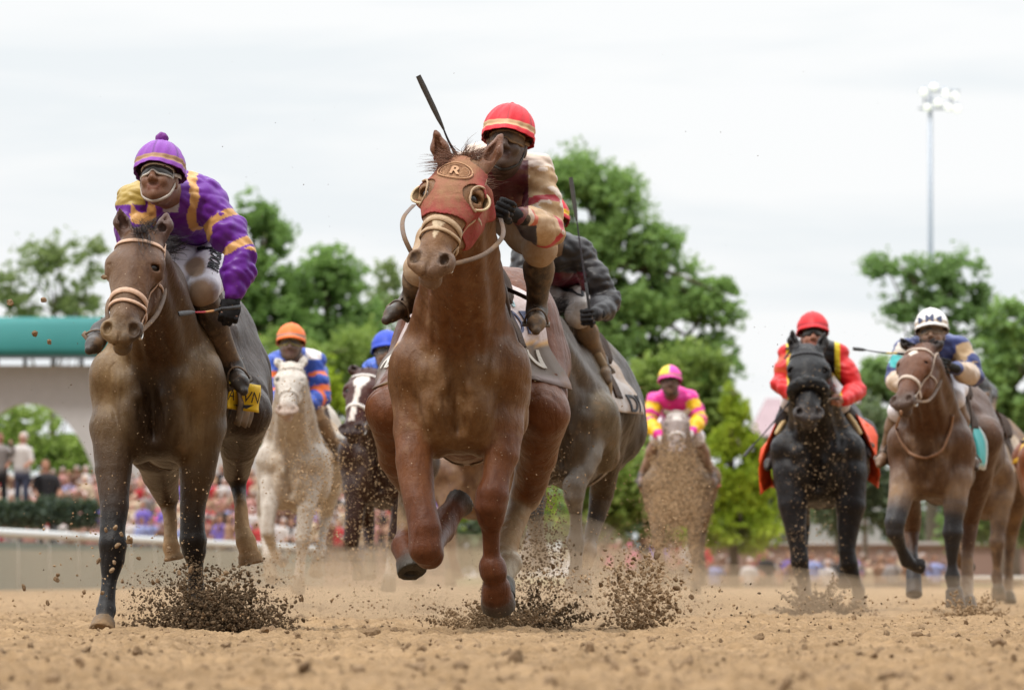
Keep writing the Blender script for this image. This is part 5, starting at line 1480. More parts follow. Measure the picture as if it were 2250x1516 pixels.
def sheet(name, pts, mat, parent, base, col, th=.005):
    nu, nv = pts.shape[:2]
    gu = np.gradient(pts, axis=0); gv = np.gradient(pts, axis=1); nn = np.cross(gu, gv); nn /= np.linalg.norm(nn, axis=2)[..., None] + 1e-12
    V = np.concatenate([(pts + nn * th / 2).reshape(-1, 3), (pts - nn * th / 2).reshape(-1, 3)]); m = nu * nv
    q = [(i * nv + j, i * nv + j + 1, (i + 1) * nv + j + 1, (i + 1) * nv + j) for i in range(nu - 1) for j in range(nv - 1)]
    F = q + [tuple(m + k for k in f[::-1]) for f in q]
    for i in range(nu - 1):
        for j in (0, nv - 1):
            a, b = i * nv + j, (i + 1) * nv + j; F.append((a, b, b + m, a + m) if j == 0 else (b, a, a + m, b + m))
    for j in range(nv - 1):
        for i in (0, nu - 1):
            a, b = i * nv + j, i * nv + j + 1; F.append((b, a, a + m, b + m) if i == 0 else (a, b, b + m, a + m))
    C = np.asarray(col, float)
    if C.ndim == 1: C = np.tile(C, (2 * m, 1))
    else: C = np.concatenate([C.reshape(-1, 4)] * 2)
    return np_mesh(name, V, np.array(F), mat, parent, base, C)

def saddlery(h, rider, cloth_label, cloth_col, saddle_label, cloth=(.42, 1.02, -112, 112), roll=None, flare=0.0, paintc=None, far=False, rollu=None, rollr=.019, rolla=100, lift=.016):
    T, base = h['T'], h['base']
    nu, nv = (20, 60) if not far else (8, 28)
    pts, nn = drape(h, *cloth, nu, nv, lift)
    j = np.abs(np.linspace(cloth[2], cloth[3], nv)); fl = np.clip((j - 70) / 45, 0, 1)[None, :, None]
    wav = .012 * np.sin(np.linspace(0, 14, nu))[:, None, None] * fl
    pts = pts + nn * (wav + flare * fl)
    C = np.tile(np.array(cloth_col, float), (nu, nv, 1))
    if paintc: C = paintc(C, pts, np.linspace(cloth[2], cloth[3], nv), np.linspace(0, 1, nu))
    rc = sheet('saddle_cloth', pts, M_BREECH, None, T(0, .7, 1.5), C)
    tag(rc, cloth_label, 'saddle cloth')
    sb = T(0, .62, 1.62)
    root = empty('saddle', sb, saddle_label, 'saddle')
    lea = (.05, .028, .018, .45)
    p2, _ = drape(h, .46, .90, -34, 34, 10, 16, .040); 
    p2[:, :, 2] += (.035 * np.cos(np.linspace(0, 2 * math.pi, 10)) ** 2)[:, None]
    sheet('seat', p2, M_TACK, root, sb, lea, .02)
    for q in (-1, 1):
        p3, _ = drape(h, .50, .82, q * 30, q * 74, 10, 12, .024)
        sheet('flap', p3, M_TACK, root, sb, lea, .008)
    if roll is not None:                      # the padded rim of the blanket in front of the saddle
        mb = MB(); pr = []
        ru = cloth[0] if rollu is None else rollu
        for a in np.linspace(-rolla, rolla, 34):
            p_, _ = drape(h, ru - .02, ru, a, a + 1, 2, 2, .016); pr.append(p_[0, 0])
        mb.tube(pr, rollr, roll, 8); mb.build('pommel_roll', M_BREECH, root, sb)
    g_, _ = drape(h, .50, .60, -178, 178, 3, 60, .007)
    sheet('girth', g_, M_STRAP, root, sb, (.20, .16, .12, .6), .004)
    # stirrups hang at the riders' feet
    if rider is not None:
        for s_, q in (('L', -1), ('R', 1)):
            a, t = rider['J']['an' + s_], rider['J']['to' + s_]; k = rider['J']['kn' + s_]
            dn = unit(a - k); c0 = a * .45 + t * .55 + dn * .035
            mb = MB(); sd = unit(np.cross(t - a, dn))
            ar = [c0 + sd * (.050 * math.cos(x)) - dn * (.085 * math.sin(x) - .012) for x in np.linspace(0, math.pi, 12)]
            mb.tube(ar, .0050, (.12, .10, .085, .6), 6)
            mb.box(c0 + dn * .012, (.060, .020, .005), (sd, unit(t - a), dn), (.14, .12, .10, .6)); mb.build('stirrup', M_STRAP, root, sb)
            mb = MB(); top = T(q * .17, .62, 1.50); e = ar[6]
            pp = spline([top, top * .5 + e * .5 + np.array((q * .03, 0, 0)), e], 8)
            mb.ribbon(pp, np.tile(np.array((q * .7, -.7, 0)), (8, 1)), .026, .004, lea); mb.build('stirrup_leather', M_TACK, root, sb)
    return rc, pts

# ---------------------------------------------------------------- lettering, laid on curved cloth
def letters(txt, to_pt, height, mat, parent, base, name='lettering', font_shear=0.0, bold=0.0, squeeze=1.0):
    """to_pt(x, y) -> (point, normal) on the surface; x along the line of text, y up, in metres"""
    cu = bpy.data.curves.new('t', 'FONT'); cu.body = txt; cu.size = height * 1.38; cu.offset = bold; cu.shear = font_shear
    cu.resolution_u = 4; cu.align_x = 'CENTER'; cu.align_y = 'CENTER'
    ob = bpy.data.objects.new('t', cu); SC.collection.objects.link(ob)
    dg = bpy.context.evaluated_depsgraph_get(); me = bpy.data.meshes.new_from_object(ob.evaluated_get(dg))
    bm = bmesh.new(); bm.from_mesh(me)
    bmesh.ops.triangulate(bm, faces=bm.faces[:])
    for _ in range(4):
        long_ = [e for e in bm.edges if e.calc_length() > height * .16]
        if not long_: break
        bmesh.ops.subdivide_edges(bm, edges=long_, cuts=1); bmesh.ops.triangulate(bm, faces=bm.faces[:])
    V = np.array([v.co[:] for v in bm.verts]); bm.verts.index_update()
    Fc = np.array([[v.index for v in f.verts] for f in bm.faces])
    bm.free(); bpy.data.objects.remove(ob); bpy.data.curves.remove(cu)
    W1, W2 = [], []; bad = set()
    for i, (x, y, _) in enumerate(V):
        p, nr = to_pt(x * squeeze, y)
        if nr is None: bad.add(i); nr = np.zeros(3)
        W1.append(p + nr * .003); W2.append(p - nr * .002)
    Fc = np.array([f for f in Fc if not any(int(k) in bad for k in f)])
    if not len(Fc): return bpy.data.objects.new('none', None)
    n = len(V); ed = {}
    for f in Fc:
        for a, b in zip(f, np.roll(f, -1)):
            if (b, a) in ed: ed.pop((b, a))
            else: ed[(a, b)] = 1
    side = np.array([(b, a, a + n, b + n) for a, b in ed]) if ed else np.zeros((0, 4), int)
    return np_mesh(name, np.array(W1 + W2), [np.concatenate([Fc, Fc[:, ::-1] + n]), side], mat, parent, base, None, False)

def ray_pt(bvh, origin, xd, yd, look, off=.002, rng_=.6):
    """text frame at 'origin', dropped on the surface along 'look'"""
    xd, yd, look = unit(xd), unit(yd), unit(look); last = [origin, -look]
    def f(x, y):
        p = origin + xd * x + yd * y
        loc, nr, i, d = bvh.ray_cast(Vector(p - look * rng_ * .5), Vector(look), rng_)
        if loc is None: return p, None
        n = np.array(nr); n = n if n @ look < 0 else -n
        last[0], last[1] = np.array(loc), n
        return np.array(loc) + n * off, n
    return f
M_INK = plain_mat('black_ink', (.015, .015, .02), .6, var=.2)
M_INKW = plain_mat('white_ink', (.55, .52, .48), .6, var=.2)
M_INKN = plain_mat('navy_ink', (.05, .06, .12), .6, var=.2)
# ---------------------------------------------------------------- riders, tack and colours, horse by horse
MUDW = .55
def stripes(V, J, s_):
    """metres along the sleeve from the shoulder"""
    s, e, w = J['sh' + s_], J['el' + s_], J['wr' + s_]
    L1 = np.linalg.norm(e - s); a = unit(e - s); b = unit(w - e)
    t1 = (V - s) @ a; t2 = (V - e) @ b
    d1 = np.linalg.norm(V - s - np.clip(t1, 0, L1)[:, None] * a, axis=1); L2 = np.linalg.norm(w - e)
    d2 = np.linalg.norm(V - e - np.clip(t2, 0, L2)[:, None] * b, axis=1)
    u = np.where(d1 < d2, t1, L1 + t2); d = np.minimum(d1, d2)
    return u, d < .085, L1, L2
def sleeve(C, V, J, bands, lim=.0):
    for s_ in 'LR':
        u, m, L1, L2 = stripes(V, J, s_)
        for lo, hi, c in bands: C[m & (u > lo) & (u < hi)] = c
    return C

def pj_hero(V, C, J, P):
    C = sleeve(C, V, J, [(.0, .30, (.50, .36, .23, .85)), (.13, .165, (.36, .03, .04, .3)), (.275, .315, (.42, .02, .04, .1)), (.315, .50, (.54, .40, .28, .82)), (.50, .53, (.45, .10, .05, .4))])
    ch = (J['shL'] + J['shR']) / 2
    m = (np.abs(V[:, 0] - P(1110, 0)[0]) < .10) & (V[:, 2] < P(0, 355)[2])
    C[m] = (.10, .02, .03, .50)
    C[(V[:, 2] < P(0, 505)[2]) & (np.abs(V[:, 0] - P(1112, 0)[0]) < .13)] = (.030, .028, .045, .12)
    return C
def pj_left(V, C, J, P):
    C = sleeve(C, V, J, [(.10, .135, (.56, .30, .10, .25)), (.245, .285, (.56, .30, .10, .35))])
    for s_, q in (('L', -1), ('R', 1)):
        s = J['sh' + s_]; d = np.linalg.norm((V - s) * (1, .7, .55), axis=1)
        m = (d > .078) & (d < .112) & ((V[:, 0] - s[0]) * q < .02) & (V[:, 2] > P(0, 560)[2])
        C[m] = (.58, .32, .11, .3)
    m = V[:, 0] < P(322, 0)[0]; C[m & (V[:, 2] > P(0, 452)[2])] = (.36, .25, .05, .45)
    m = (np.abs(V[:, 0] - P(378, 0)[0]) < .035) & (V[:, 2] > P(0, 470)[2]); C[m] = (.40, .38, .42, .2)
    return C
def pb_left(V, C, J, P):
    for px, py, r_, dy in ((444, 652, .075, 0), (428, 586, .05, 0), (378, 622, .06, 0)):
        c = P(px, py, dy); d = np.hypot(V[:, 0] - c[0], V[:, 2] - c[2]); k = np.clip((1.2 - d / r_) * 2.2, 0, 1)[:, None] * .40; C[:, :3] = C[:, :3] * (1 - k) + np.array((.20, .125, .06)) * k; C[:, 3] = np.maximum(C[:, 3], np.clip((1.35 - d / r_) * 1.6, 0, 1.15))
    return C
def pj_dark(V, C, J, P):
    m = (V[:, 0] < P(1286, 0)[0]) & (V[:, 2] < P(0, 600)[2]); C[m] = (.10, .008, .02, .1)
    return C
def pj_black(V, C, J, P):
    x = V[:, 0]; c = P(1786, 0)[0]; m = np.abs(x - c) < .150
    C[np.abs(x - c) < .190] = (.62, .48, .02, .1); C[m] = (.015, .014, .015, .1)
    u, mm, L1, L2 = stripes(V, J, 'L')
    C[mm & (u > .03) & (u < .17)] = (.55, .07, .02, .1)
    return C
def pj_white(V, C, J, P):
    C = sleeve(C, V, J, [(.0, .16, (.40, .28, .16, .45)), (.16, .26, (.03, .04, .14, .2)), (.26, .47, (.50, .40, .32, .5))])
    u, mm, L1, L2 = stripes(V, J, 'L'); C[mm & (u > -.03) & (u < .07)] = (.55, .50, .45, .3); C[mm & (u > .07) & (u < .17)] = (.03, .35, .36, .1)
    return C
def pj_grey(V, C, J, P):
    C = sleeve(C, V, J, [(.09, .14, (.75, .16, .04, 0)), (.20, .25, (.75, .16, .04, 0)), (.31, .35, (.75, .16, .04, 0))])
    m = (np.abs(V[:, 0] - P(690, 0)[0]) < .06) & (V[:, 2] > P(0, 790)[2]); C[m] = (.7, .68, .7, 0)
    return C
def pj_pink(V, C, J, P):
    return sleeve(C, V, J, [(.03, .13, (.85, .52, .02, 0)), (.13, .17, (.75, .03, .33, 0)), (.17, .23, (.85, .52, .02, 0)), (.23, .27, (.75, .03, .33, 0)), (.27, .44, (.85, .52, .02, 0))])
def cap_seams(T, PH, C):
    s = np.abs(((PH * 6 / (2 * math.pi)) % 1) - .5) > .485
    C[s & (T < .8), :3] *= .55; return C
def cap_pink(T, PH, C):
    k = np.floor(PH * 4 / (2 * math.pi) + .0).astype(int) % 2
    C[(k == 1) & (T < .8)] = (.85, .62, .05, 0); return C

RD = {}
def rider(key, spec, label):
    if want(key): RD[key] = build_rider(HS[key], spec, label)

rider('hero', dict(D=31.25, h=.0062, head=(1114, 322, -.26), up=(.12, .24, 1), face=(-.14, -1, -.50), skin=(.085, .055, .042, .30),
    pelvis=(1062, 428, .62), shL=(1036, 372, .02), shR=(1178, 385, -.02), elL=(985, 500, -.15), wrL=(1012, 470, -.38), hdL=(.05, -.8, .5), grL=(-.5, -.2, .85),
    elR=(1203, 508, -.12), wrR=(1136, 474, -.42), hpL=(1010, 452, .52), hpR=(1112, 455, .52), knL=(926, 592, .12), knR=(1186, 548, .10),
    anL=(904, 656, .30), anR=(1180, 672, .30), toL=(862, 690, .16), toR=(1178, 712, .12), hdR=(-.8, -.5, .35), grR=(.2, -.1, 1),
    jacket=(.60, .50, .42, .50), breech=(.42, .34, .26, .85), boot=(.040, .028, .020, .62), glove=(.018, .018, .020, .45),
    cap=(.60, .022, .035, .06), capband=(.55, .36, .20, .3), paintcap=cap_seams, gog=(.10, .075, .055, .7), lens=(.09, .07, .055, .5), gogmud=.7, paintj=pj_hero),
    'jockey in a muddy white and red jacket, crouched over the red-hooded chestnut horse')
rider('left', dict(D=32.65, h=.0062, head=(349, 397, -.28), up=(.04, .34, 1), face=(-.20, -1, -.60), skin=(.20, .098, .058, .10),
    pelvis=(452, 512, .58), shL=(300, 442, .0), shR=(458, 438, -.02), elL=(290, 560, -.1), wrL=(318, 600, -.40), grL=(1, 0, .3),
    elR=(530, 560, -.08), wrR=(514, 652, -.12), hdR=(-.25, -.3, -1), grR=(1, .1, -.05), sgR=1, hpL=(400, 535, .50), hpR=(488, 540, .50), knL=(378, 618, .12), knR=(444, 640, -.02),
    anL=(232, 722, .30), anR=(508, 800, .16), toL=(206, 758, .12), toR=(528, 842, .04),
    jacket=(.125, .015, .27, .26), breech=(.74, .72, .78, .12), boot=(.055, .036, .024, .66), glove=(.012, .012, .014, .1),
    cap=(.22, .050, .35, .30), capband=(.34, .20, .11, .5), pompom=(.15, .02, .20, .1), lens=(.16, .15, .14, 0), gog=(.72, .70, .66, .12), strapc=(.55, .5, .45, .2), paintb=pb_left, paintj=pj_left, paintcap=cap_seams),
    'jockey in purple silks with orange bands, a pompom on the purple cap and clear goggles')
rider('dark', dict(D=40.5, h=.0085, head=(1206, 500, -.28), up=(0, .25, 1), face=(.05, -1, -.5), skin=(.10, .06, .04, .6),
    pelvis=(1262, 610, .60), shL=(1158, 560, .0), shR=(1272, 556, -.02), elL=(1140, 650, -.1), wrL=(1180, 680, -.35), elR=(1336, 664, -.10), wrR=(1308, 692, -.36), hdR=(-.7, -.6, -.15), grR=(.1, 0, 1),
    hpL=(1220, 625, .52), hpR=(1285, 625, .52), knL=(1190, 690, .1), knR=(1272, 692, .06), anL=(1170, 790, .3), anR=(1316, 792, .30), toL=(1160, 820, .14), toR=(1330, 825, .16),
    glove=(.012, .011, .012, .3), jacket=(.020, .018, .020, .32), breech=(.62, .58, .56, .62), boot=(.12, .085, .06, .7), cap=(.55, .015, .03, 0), capband=(.75, .45, .02, .1), gog=(.05, .04, .04, .5), gogmud=.5, paintj=pj_dark),
    'jockey in black muddy sleeves and a red cap, half hidden behind the leader')
rider('black', dict(D=51.6, h=.009, head=(1786, 742, -.28), up=(0, .25, 1), face=(0, -1, -.6), skin=(.40, .19, .13, .1),
    pelvis=(1800, 815, .60), shL=(1736, 782, .0), shR=(1838, 780, -.02), elL=(1716, 842, -.08), wrL=(1752, 872, -.34), elR=(1882, 858, -.08), wrR=(1852, 880, -.34), hdR=(-.9, -.5, .1), grR=(.2, 0, 1), hdL=(.7, -.6, -.2), grL=(.75, 0, .65),
    hpL=(1775, 830, .52), hpR=(1824, 830, .52), knL=(1738, 882, .1), knR=(1846, 885, .06), anL=(1702, 985, .3), anR=(1892, 960, .30), toL=(1690, 1018, .14), toR=(1905, 990, .16),
    jacket=(.60, .020, .022, .04), breech=(.74, .70, .72, .1), boot=(.03, .025, .03, .25), cap=(.62, .018, .025, .02), capband=(.42, .02, .03, .1), gog=(.03, .03, .03, .1), paintj=pj_black),
    'jockey in red sleeves with a black and yellow vest, riding the black horse')
rider('white', dict(D=48.6, h=.009, head=(2048, 738, -.26), up=(-.05, .25, 1), face=(-.1, -1, -.5), skin=(.26, .16, .11, .5),
    pelvis=(2062, 800, .58), shL=(1992, 772, .0), shR=(2106, 765, -.02), elL=(1966, 838, -.08), wrL=(1990, 850, -.3), elR=(2138, 828, -.08), wrR=(2092, 808, -.36), hdR=(-.9, -.5, .25), grR=(.2, 0, 1),
    hpL=(2040, 820, .5), hpR=(2092, 822, .5), knL=(1975, 905, .1), knR=(2096, 876, .04), anL=(1950, 985, .3), anR=(2128, 990, .30), toL=(1936, 1012, .14), toR=(2140, 1018, .16),
    jacket=(.035, .05, .17, .25), breech=(.66, .63, .66, .25), boot=(.20, .12, .07, .4), glove=(.02, .02, .02, .4), cap=(.74, .73, .72, .04), capband=(.45, .36, .28, .5), gog=(.35, .27, .2, .5), gogmud=.6, paintj=pj_white),
    'jockey in navy and tan silks with a white cap lettered M')
rider('grey', dict(D=56.0, h=.010, head=(639, 763, -.26), up=(.02, .25, 1), face=(-.05, -1, -.5), skin=(.14, .09, .07, .3),
    pelvis=(672, 830, .58), shL=(604, 800, .0), shR=(692, 796, -.02), elL=(594, 862, -.08), wrL=(614, 890, -.3), elR=(706, 872, -.08), wrR=(664, 888, -.3),
    hpL=(650, 850, .5), hpR=(694, 850, .5), knL=(600, 912, .1), knR=(690, 905, .04), anL=(588, 985, .3), anR=(738, 980, .30), toL=(580, 1006, .14), toR=(748, 1004, .16),
    jacket=(.035, .085, .42, .0), breech=(.45, .36, .26, .8), boot=(.2, .14, .09, .7), glove=(.3, .2, .15, .4), cap=(.85, .17, .03, 0), capband=(.28, .2, .16, .3), gog=(.35, .3, .1, .3), gogmud=.5, paintj=pj_grey),
    'jockey in blue silks with orange bands and an orange cap on the near-white horse')
rider('bay', dict(D=52.5, h=.011, head=(850, 782, -.22), up=(0, .25, 1), face=(0, -1, -.5), skin=(.2, .12, .08, .3),
    pelvis=(858, 850, .58), shL=(822, 814, .0), shR=(908, 812, -.02), elL=(800, 880, -.08), wrL=(824, 905, -.3), elR=(915, 880, -.08), wrR=(880, 905, -.3),
    hpL=(840, 865, .5), hpR=(890, 865, .5), knL=(796, 930, .1), knR=(905, 930, .04), anL=(785, 1010, .3), anR=(925, 1010, .30), toL=(778, 1032, .14), toR=(930, 1032, .16),
    jacket=(.05, .13, .60, .0), breech=(.5, .42, .35, .6), boot=(.1, .07, .05, .6), cap=(.03, .07, .50, 0), gog=(.3, .3, .3, .2)),
    'jockey in a bright blue jacket and blue cap, nearly hidden behind the chestnut leader')
rider('pinkh', dict(D=69.5, h=.012, head=(1472, 845, -.26), up=(0, .25, 1), face=(0, -1, -.5), skin=(.12, .07, .055, .5),
    pelvis=(1484, 905, .58), shL=(1440, 880, .0), shR=(1516, 876, -.02), elL=(1426, 926, -.08), wrL=(1452, 962, -.3), elR=(1538, 922, -.08), wrR=(1518, 950, -.3),
    hpL=(1468, 915, .5), hpR=(1504, 915, .5), knL=(1446, 962, .1), knR=(1532, 962, .04), anL=(1414, 1040, .3), anR=(1562, 1040, .30), toL=(1408, 1060, .14), toR=(1568, 1060, .16),
    jacket=(.72, .025, .30, .0), breech=(.72, .70, .74, .1), boot=(.28, .17, .13, .6), glove=(.6, .55, .55, .2), cap=(.85, .07, .42, 0), capband=(.25, .18, .12, .5), gog=(.2, .1, .1, .4), gogmud=.5, paintj=pj_pink, paintcap=cap_pink),
    'jockey in pink and yellow silks with a quartered pink and yellow cap')
rider('behind', dict(D=62.0, h=.014, head=(2112, 812, -.22), up=(0, .25, 1), face=(0, -1, -.5), skin=(.1, .07, .05, .5),
    pelvis=(2146, 870, .58), shL=(2100, 842, .0), shR=(2150, 846, -.02), elL=(2090, 890, -.08), wrL=(2112, 920, -.3), elR=(2160, 905, -.08), wrR=(2150, 935, -.3),
    hpL=(2130, 890, .5), hpR=(2160, 890, .5), knL=(2110, 945, .1), knR=(2168, 940, .04), anL=(2100, 1010, .3), anR=(2180, 1010, .30), toL=(2096, 1030, .14), toR=(2184, 1030, .16),
    jacket=(.06, .062, .065, .3), breech=(.3, .25, .2, .8), boot=(.1, .08, .06, .7), cap=(.08, .08, .09, .2), gog=(.1, .08, .07, .5)),
    'jockey in a dark muddy jacket peering out behind the rider in the white cap')

def pc_hero(C, pts, a, u):
    z = pts[:, :, 2]; U_ = np.repeat(u[:, None], len(a), 1)
    C[z < 1.285] = (.50, .30, .12, .4); C[z < 1.265] = (.15, .12, .10, .45); C[z < 1.13] = (.22, .17, .16, .5)
    C[(U_ < .48) & (z < 1.47 - U_ * .55)] = (.20, .13, .065, .6)
    return C
def pc_left(C, pts, a, u):
    C[:] = (.06, .042, .028, .6); return C
def pc_white(C, pts, a, u):
    C[:, :1] = (.62, .60, .58, .2); C[:, -1:] = (.62, .60, .58, .2); C[-1:] = (.62, .60, .58, .2); return C
def side_text(h, txt, b, z, hh, mat, bvh, cloth, q=1, squeeze=1.0, bold=.001):
    o = h['T'](q * .8, b, z); f = ray_pt(bvh, o, h['bk'] * q, (0, 0, 1), -h['lat'] * q, .004, 1.6)
    letters(txt, f, hh, mat, cloth, cloth_base(cloth), 'lettering', bold=bold, squeeze=squeeze).location = (0, 0, 0)
def cloth_base(o): return np.array(o.location)
def last_cloth():
    o = [o for o in SC.collection.objects if o.name.startswith('saddle_cloth')]
    o = max(o, key=lambda k: int(k.name[13:] or 0)); b = np.array(o.location)
    return o, bvh_of(np.array([v.co[:] for v in o.data.vertices]) + b, [list(p.vertices) for p in o.data.polygons])
def hero_cloth(h):
    o, bv = last_cloth()
    for q in (1, -1):
        side_text(h, 'WO', .80, 1.385, .050, M_INK, bv, o, q); side_text(h, 'R', .83, 1.325, .045, M_INK, bv, o, q)
        side_text(h, 'DE', .98, 1.36, .105, M_INKN, bv, o, q, .9, 0)
        side_text(h, 'KRIN', .92, 1.20, .085, M_INKW, bv, o, q); side_text(h, '0', 1.0, 1.47, .09, plain_mat('teal_ink', (.30, .42, .44), .6), bv, o, q, .7, -.001)
def left_marks(h, r):
    o, bv = last_cloth()
    for q in (1, -1):
        pass
    # the yellow lettered corner of the cloth, blown out behind the boot
    P = h['P']; e = P(536, 872, .42); xd = unit((.80, .60, -.10)); yd = unit((.12, 0, 1)); nn = unit(np.cross(xd, yd)); nn = nn if nn[1] < 0 else -nn
    def cp(x, y): return e + xd * x + yd * y + nn * (.010 * math.sin(x * 38 + y * 12) + .006 * math.sin(y * 50)), nn
    g_ = np.array([[cp(-.088 + .176 * i / 13, .062 - .124 * j / 9)[0] for j in range(10)] for i in range(14)])
    ob = sheet('lettered_corner', g_, M_BREECH, o, np.array(o.location), (.72, .47, .02, .12), .004); ob.location = (0, 0, 0)
    letters('AWN', cp, .054, M_INK, ob, np.array(o.location), 'lettering', bold=-.0006, squeeze=.95).location = (0, 0, 0)
    mb = MB(); mb.add([cp(-.05, -.042)[0] + nn * .004, cp(.055, -.030)[0] + nn * .004, cp(.02, -.052)[0] + nn * .004], [(0, 2, 1)]); mb.build('emblem', M_INK, ob, np.array(o.location)).location = (0, 0, 0)
    f = ray_pt(r['bbvh'], r['P'](482, 566, .1), (.50, .22, .62), (-.75, -.1, .60), (-.62, .75, -.15), .004, 1.0)
    o = letters('PROGRES', f, .052, M_INK, r['root'], r['base'], 'lettering', squeeze=.62, bold=-.0003)
def dark_marks(h, r):
    o, bv = last_cloth(); side_text(h, 'DY', .95, 1.22, .10, M_INK, bv, o, 1)
    f = ray_pt(r['bbvh'], r['P'](1284, 632, .1), (.2, 0, -1), (1, .1, .1), (-.45, .85, 0), .004, 1.0)
    letters('SS', f, .085, M_INK, r['root'], r['base'], 'lettering')
def black_marks(h, r):
    f = ray_pt(r['jbvh'], r['P'](1727, 778, -.1), (1, 0, .1), (-.1, 0, 1), (.1, 1, 0), .004, 1.0)
    letters('7', f, .085, M_INK, r['root'], r['base'], 'lettering', font_shear=.3)

# ------------ bridles, hoods, saddles
WHITE_ST = (.70, .62, .54, .35)
if want('hero'):
    h, r = HS['hero'], RD['hero']; H = h['H']
    # the hood: a cloth shell over forehead and cheeks, open round the eyes
    n_a, n_t = 96, 190; pts = np.zeros((n_a, n_t, 3)); C = np.zeros((n_a, n_t, 4)); keep = np.zeros((n_a, n_t), bool)
    L_ = np.zeros((n_a, n_t)); A_ = np.zeros((n_a, n_t)); N_ = np.zeros((n_a, n_t))
    for i in range(n_a):
        for j in range(n_t):
            th = math.radians(-150 + 300 * j / (n_t - 1)); a = -.01 + .37 * i / (n_a - 1)
            c0 = H.p(0, -.065, a); dr = unit(H.l * math.sin(th) + H.n * math.cos(th))
            loc, nr, ii, dd = h['bvh'].ray_cast(Vector(c0 + dr * .26), Vector(-dr), .27)
            q = np.array(loc) if loc is not None else c0 + dr * .1
            pts[i, j] = q + dr * .008
            v = (q - H.O) / H.s; L_[i, j], N_[i, j], A_[i, j] = v @ H.l / H.w, v @ H.n, v @ H.a
    for _ in range(5):
        pts[1:-1, 1:-1] = (pts[1:-1, 1:-1] * 3 + pts[2:, 1:-1] + pts[:-2, 1:-1] + pts[1:-1, 2:] + pts[1:-1, :-2]) / 7
    eye = ((np.abs(L_) - .082) / .034) ** 2 + ((A_ - .20) / .052) ** 2 < 1
    eye &= N_ > -.05
    ear = ((np.abs(L_) - .062) / .034) ** 2 + ((A_ - .0) / .03) ** 2 < 1
    low = A_ > (.345 - np.abs(L_) * .25)
    bad = eye | ear | low
    k_ = np.clip(1.25 - np.abs(L_) / .075, 0, 1) * np.clip(1.35 - np.clip(A_ - .12, 0, 1) / .16, 0, 1); k_ = np.clip(k_ * 1.2 + .15, 0, 1)[..., None]
    C[:] = np.array((.33, .050, .055, .50)) * (1 - k_) + np.array((.33, .150, .100, .66)) * k_
    vid = -np.ones(n_a * n_t, int); fl = []
    for i in range(n_a - 1):
        for j in range(n_t - 1):
            if bad[i, j] or bad[i + 1, j] or bad[i, j + 1] or bad[i + 1, j + 1]: continue
            fl.append((i * n_t + j, i * n_t + j + 1, (i + 1) * n_t + j + 1, (i + 1) * n_t + j))
    hood = np_mesh('hood', pts.reshape(-1, 3), np.array(fl), surf_mat('hood_cloth', 'cloth', .75, spec=.08, bump=1.2), h['root'], h['base'], C.reshape(-1, 4))
    so = hood.modifiers.new('thickness', 'SOLIDIFY'); so.thickness = .005; so.offset = 1
    # eye cups: half a bowl with a rolled pale rim
    for q in (-1, 1):
        mb = MB(); c0 = H.p(q * .086, -.006, .205); n1, n2 = 10, 22
        out_ = unit(H.l * q * .75 + H.n * .55); ax1 = H.a; ax2 = unit(np.cross(out_, ax1)) * q
        if ax2 @ H.n > 0: ax2 = -ax2
        V = []; R0 = .043 * H.s
        for i in range(n1):
            f_ = i / (n1 - 1)
            for j in range(n2):
                t = -1.75 + 3.5 * j / (n2 - 1)
                rr_ = R0 * (1 - .10 * f_)
                V.append(c0 + ax1 * math.sin(t) * rr_ * 1.18 + ax2 * math.cos(t) * rr_ + out_ * (f_ * .052 * H.s * max(0.0, math.cos(t * .85)) ** .6 - .006))
        V = np.array(V); Fq = [(i * n2 + j, i * n2 + j + 1, (i + 1) * n2 + j + 1, (i + 1) * n2 + j) for i in range(n1 - 1) for j in range(n2 - 1)]
        mb.add(V, Fq, (.30, .22, .12, .6))
        cup = mb.build('eye_cup', M_STRAP, h['root'], h['base'])
        so = cup.modifiers.new('thickness', 'SOLIDIFY'); so.thickness = .004; so.offset = 0
        rm = MB(); rm.tube(V[-n2:], .0052, (.62, .50, .32, .3), 7)
        ring = [c0 + ax1 * math.sin(t) * R0 * 1.2 + ax2 * math.cos(t) * R0 * 1.02 for t in np.linspace(1.4, 4.9, 16)]
        rings = []
        for p in ring:
            s_ = on_skin(h, p, -unit(H.l * q * .6 + H.n), .010, .1)
            rings.append(s_[0] if s_ else p)
        rm.tube(rings, .0045, (.50, .36, .24, .5), 6)
        o = rm.build('rim', M_STRAP, cup, h['base']); o.location = (0, 0, 0)
    # the oval badge with R on the forehead
    def face_pt(x, y):
        c0 = H.p(0, -.07, .105 - y / H.s); p = c0 + H.l * x
        loc, nr, ii, dd = h['bvh'].ray_cast(Vector(p + H.n * .3), Vector(-H.n), .4)
        n_ = np.array(nr) if nr is not None else H.n
        return (np.array(loc) if loc is not None else p) + H.n * .015, H.n
    M_BADGE = plain_mat('badge_yellow', (.42, .24, .135), .8, var=.45, scale=60)
    mb = MB()
    for rx, ry, rw in ((.075, .052, .0034), (.062, .041, .0016)):
        mb.tube([face_pt(rx * math.cos(t), ry * math.sin(t))[0] for t in np.linspace(0, 2 * math.pi, 40)], rw, None, 6)
    for yy in (-.026, -.017, -.008, .001, .010, .019, .028):
        w_ = .058 * math.sqrt(max(0, 1 - (yy / .041) ** 2))
        for sx in (-1, 1):
            if w_ > .036: mb.tube([face_pt(sx * x, yy + .003 * math.sin(x * 150))[0] for x in np.linspace(.026, w_, 6)], .0019, None, 5)
    badge = mb.build('badge', M_BADGE, h['root'], h['base'])
    o = letters('R', face_pt, .052, M_BADGE, badge, h['base'], 'lettering', bold=.002); o.location = (0, 0, 0)
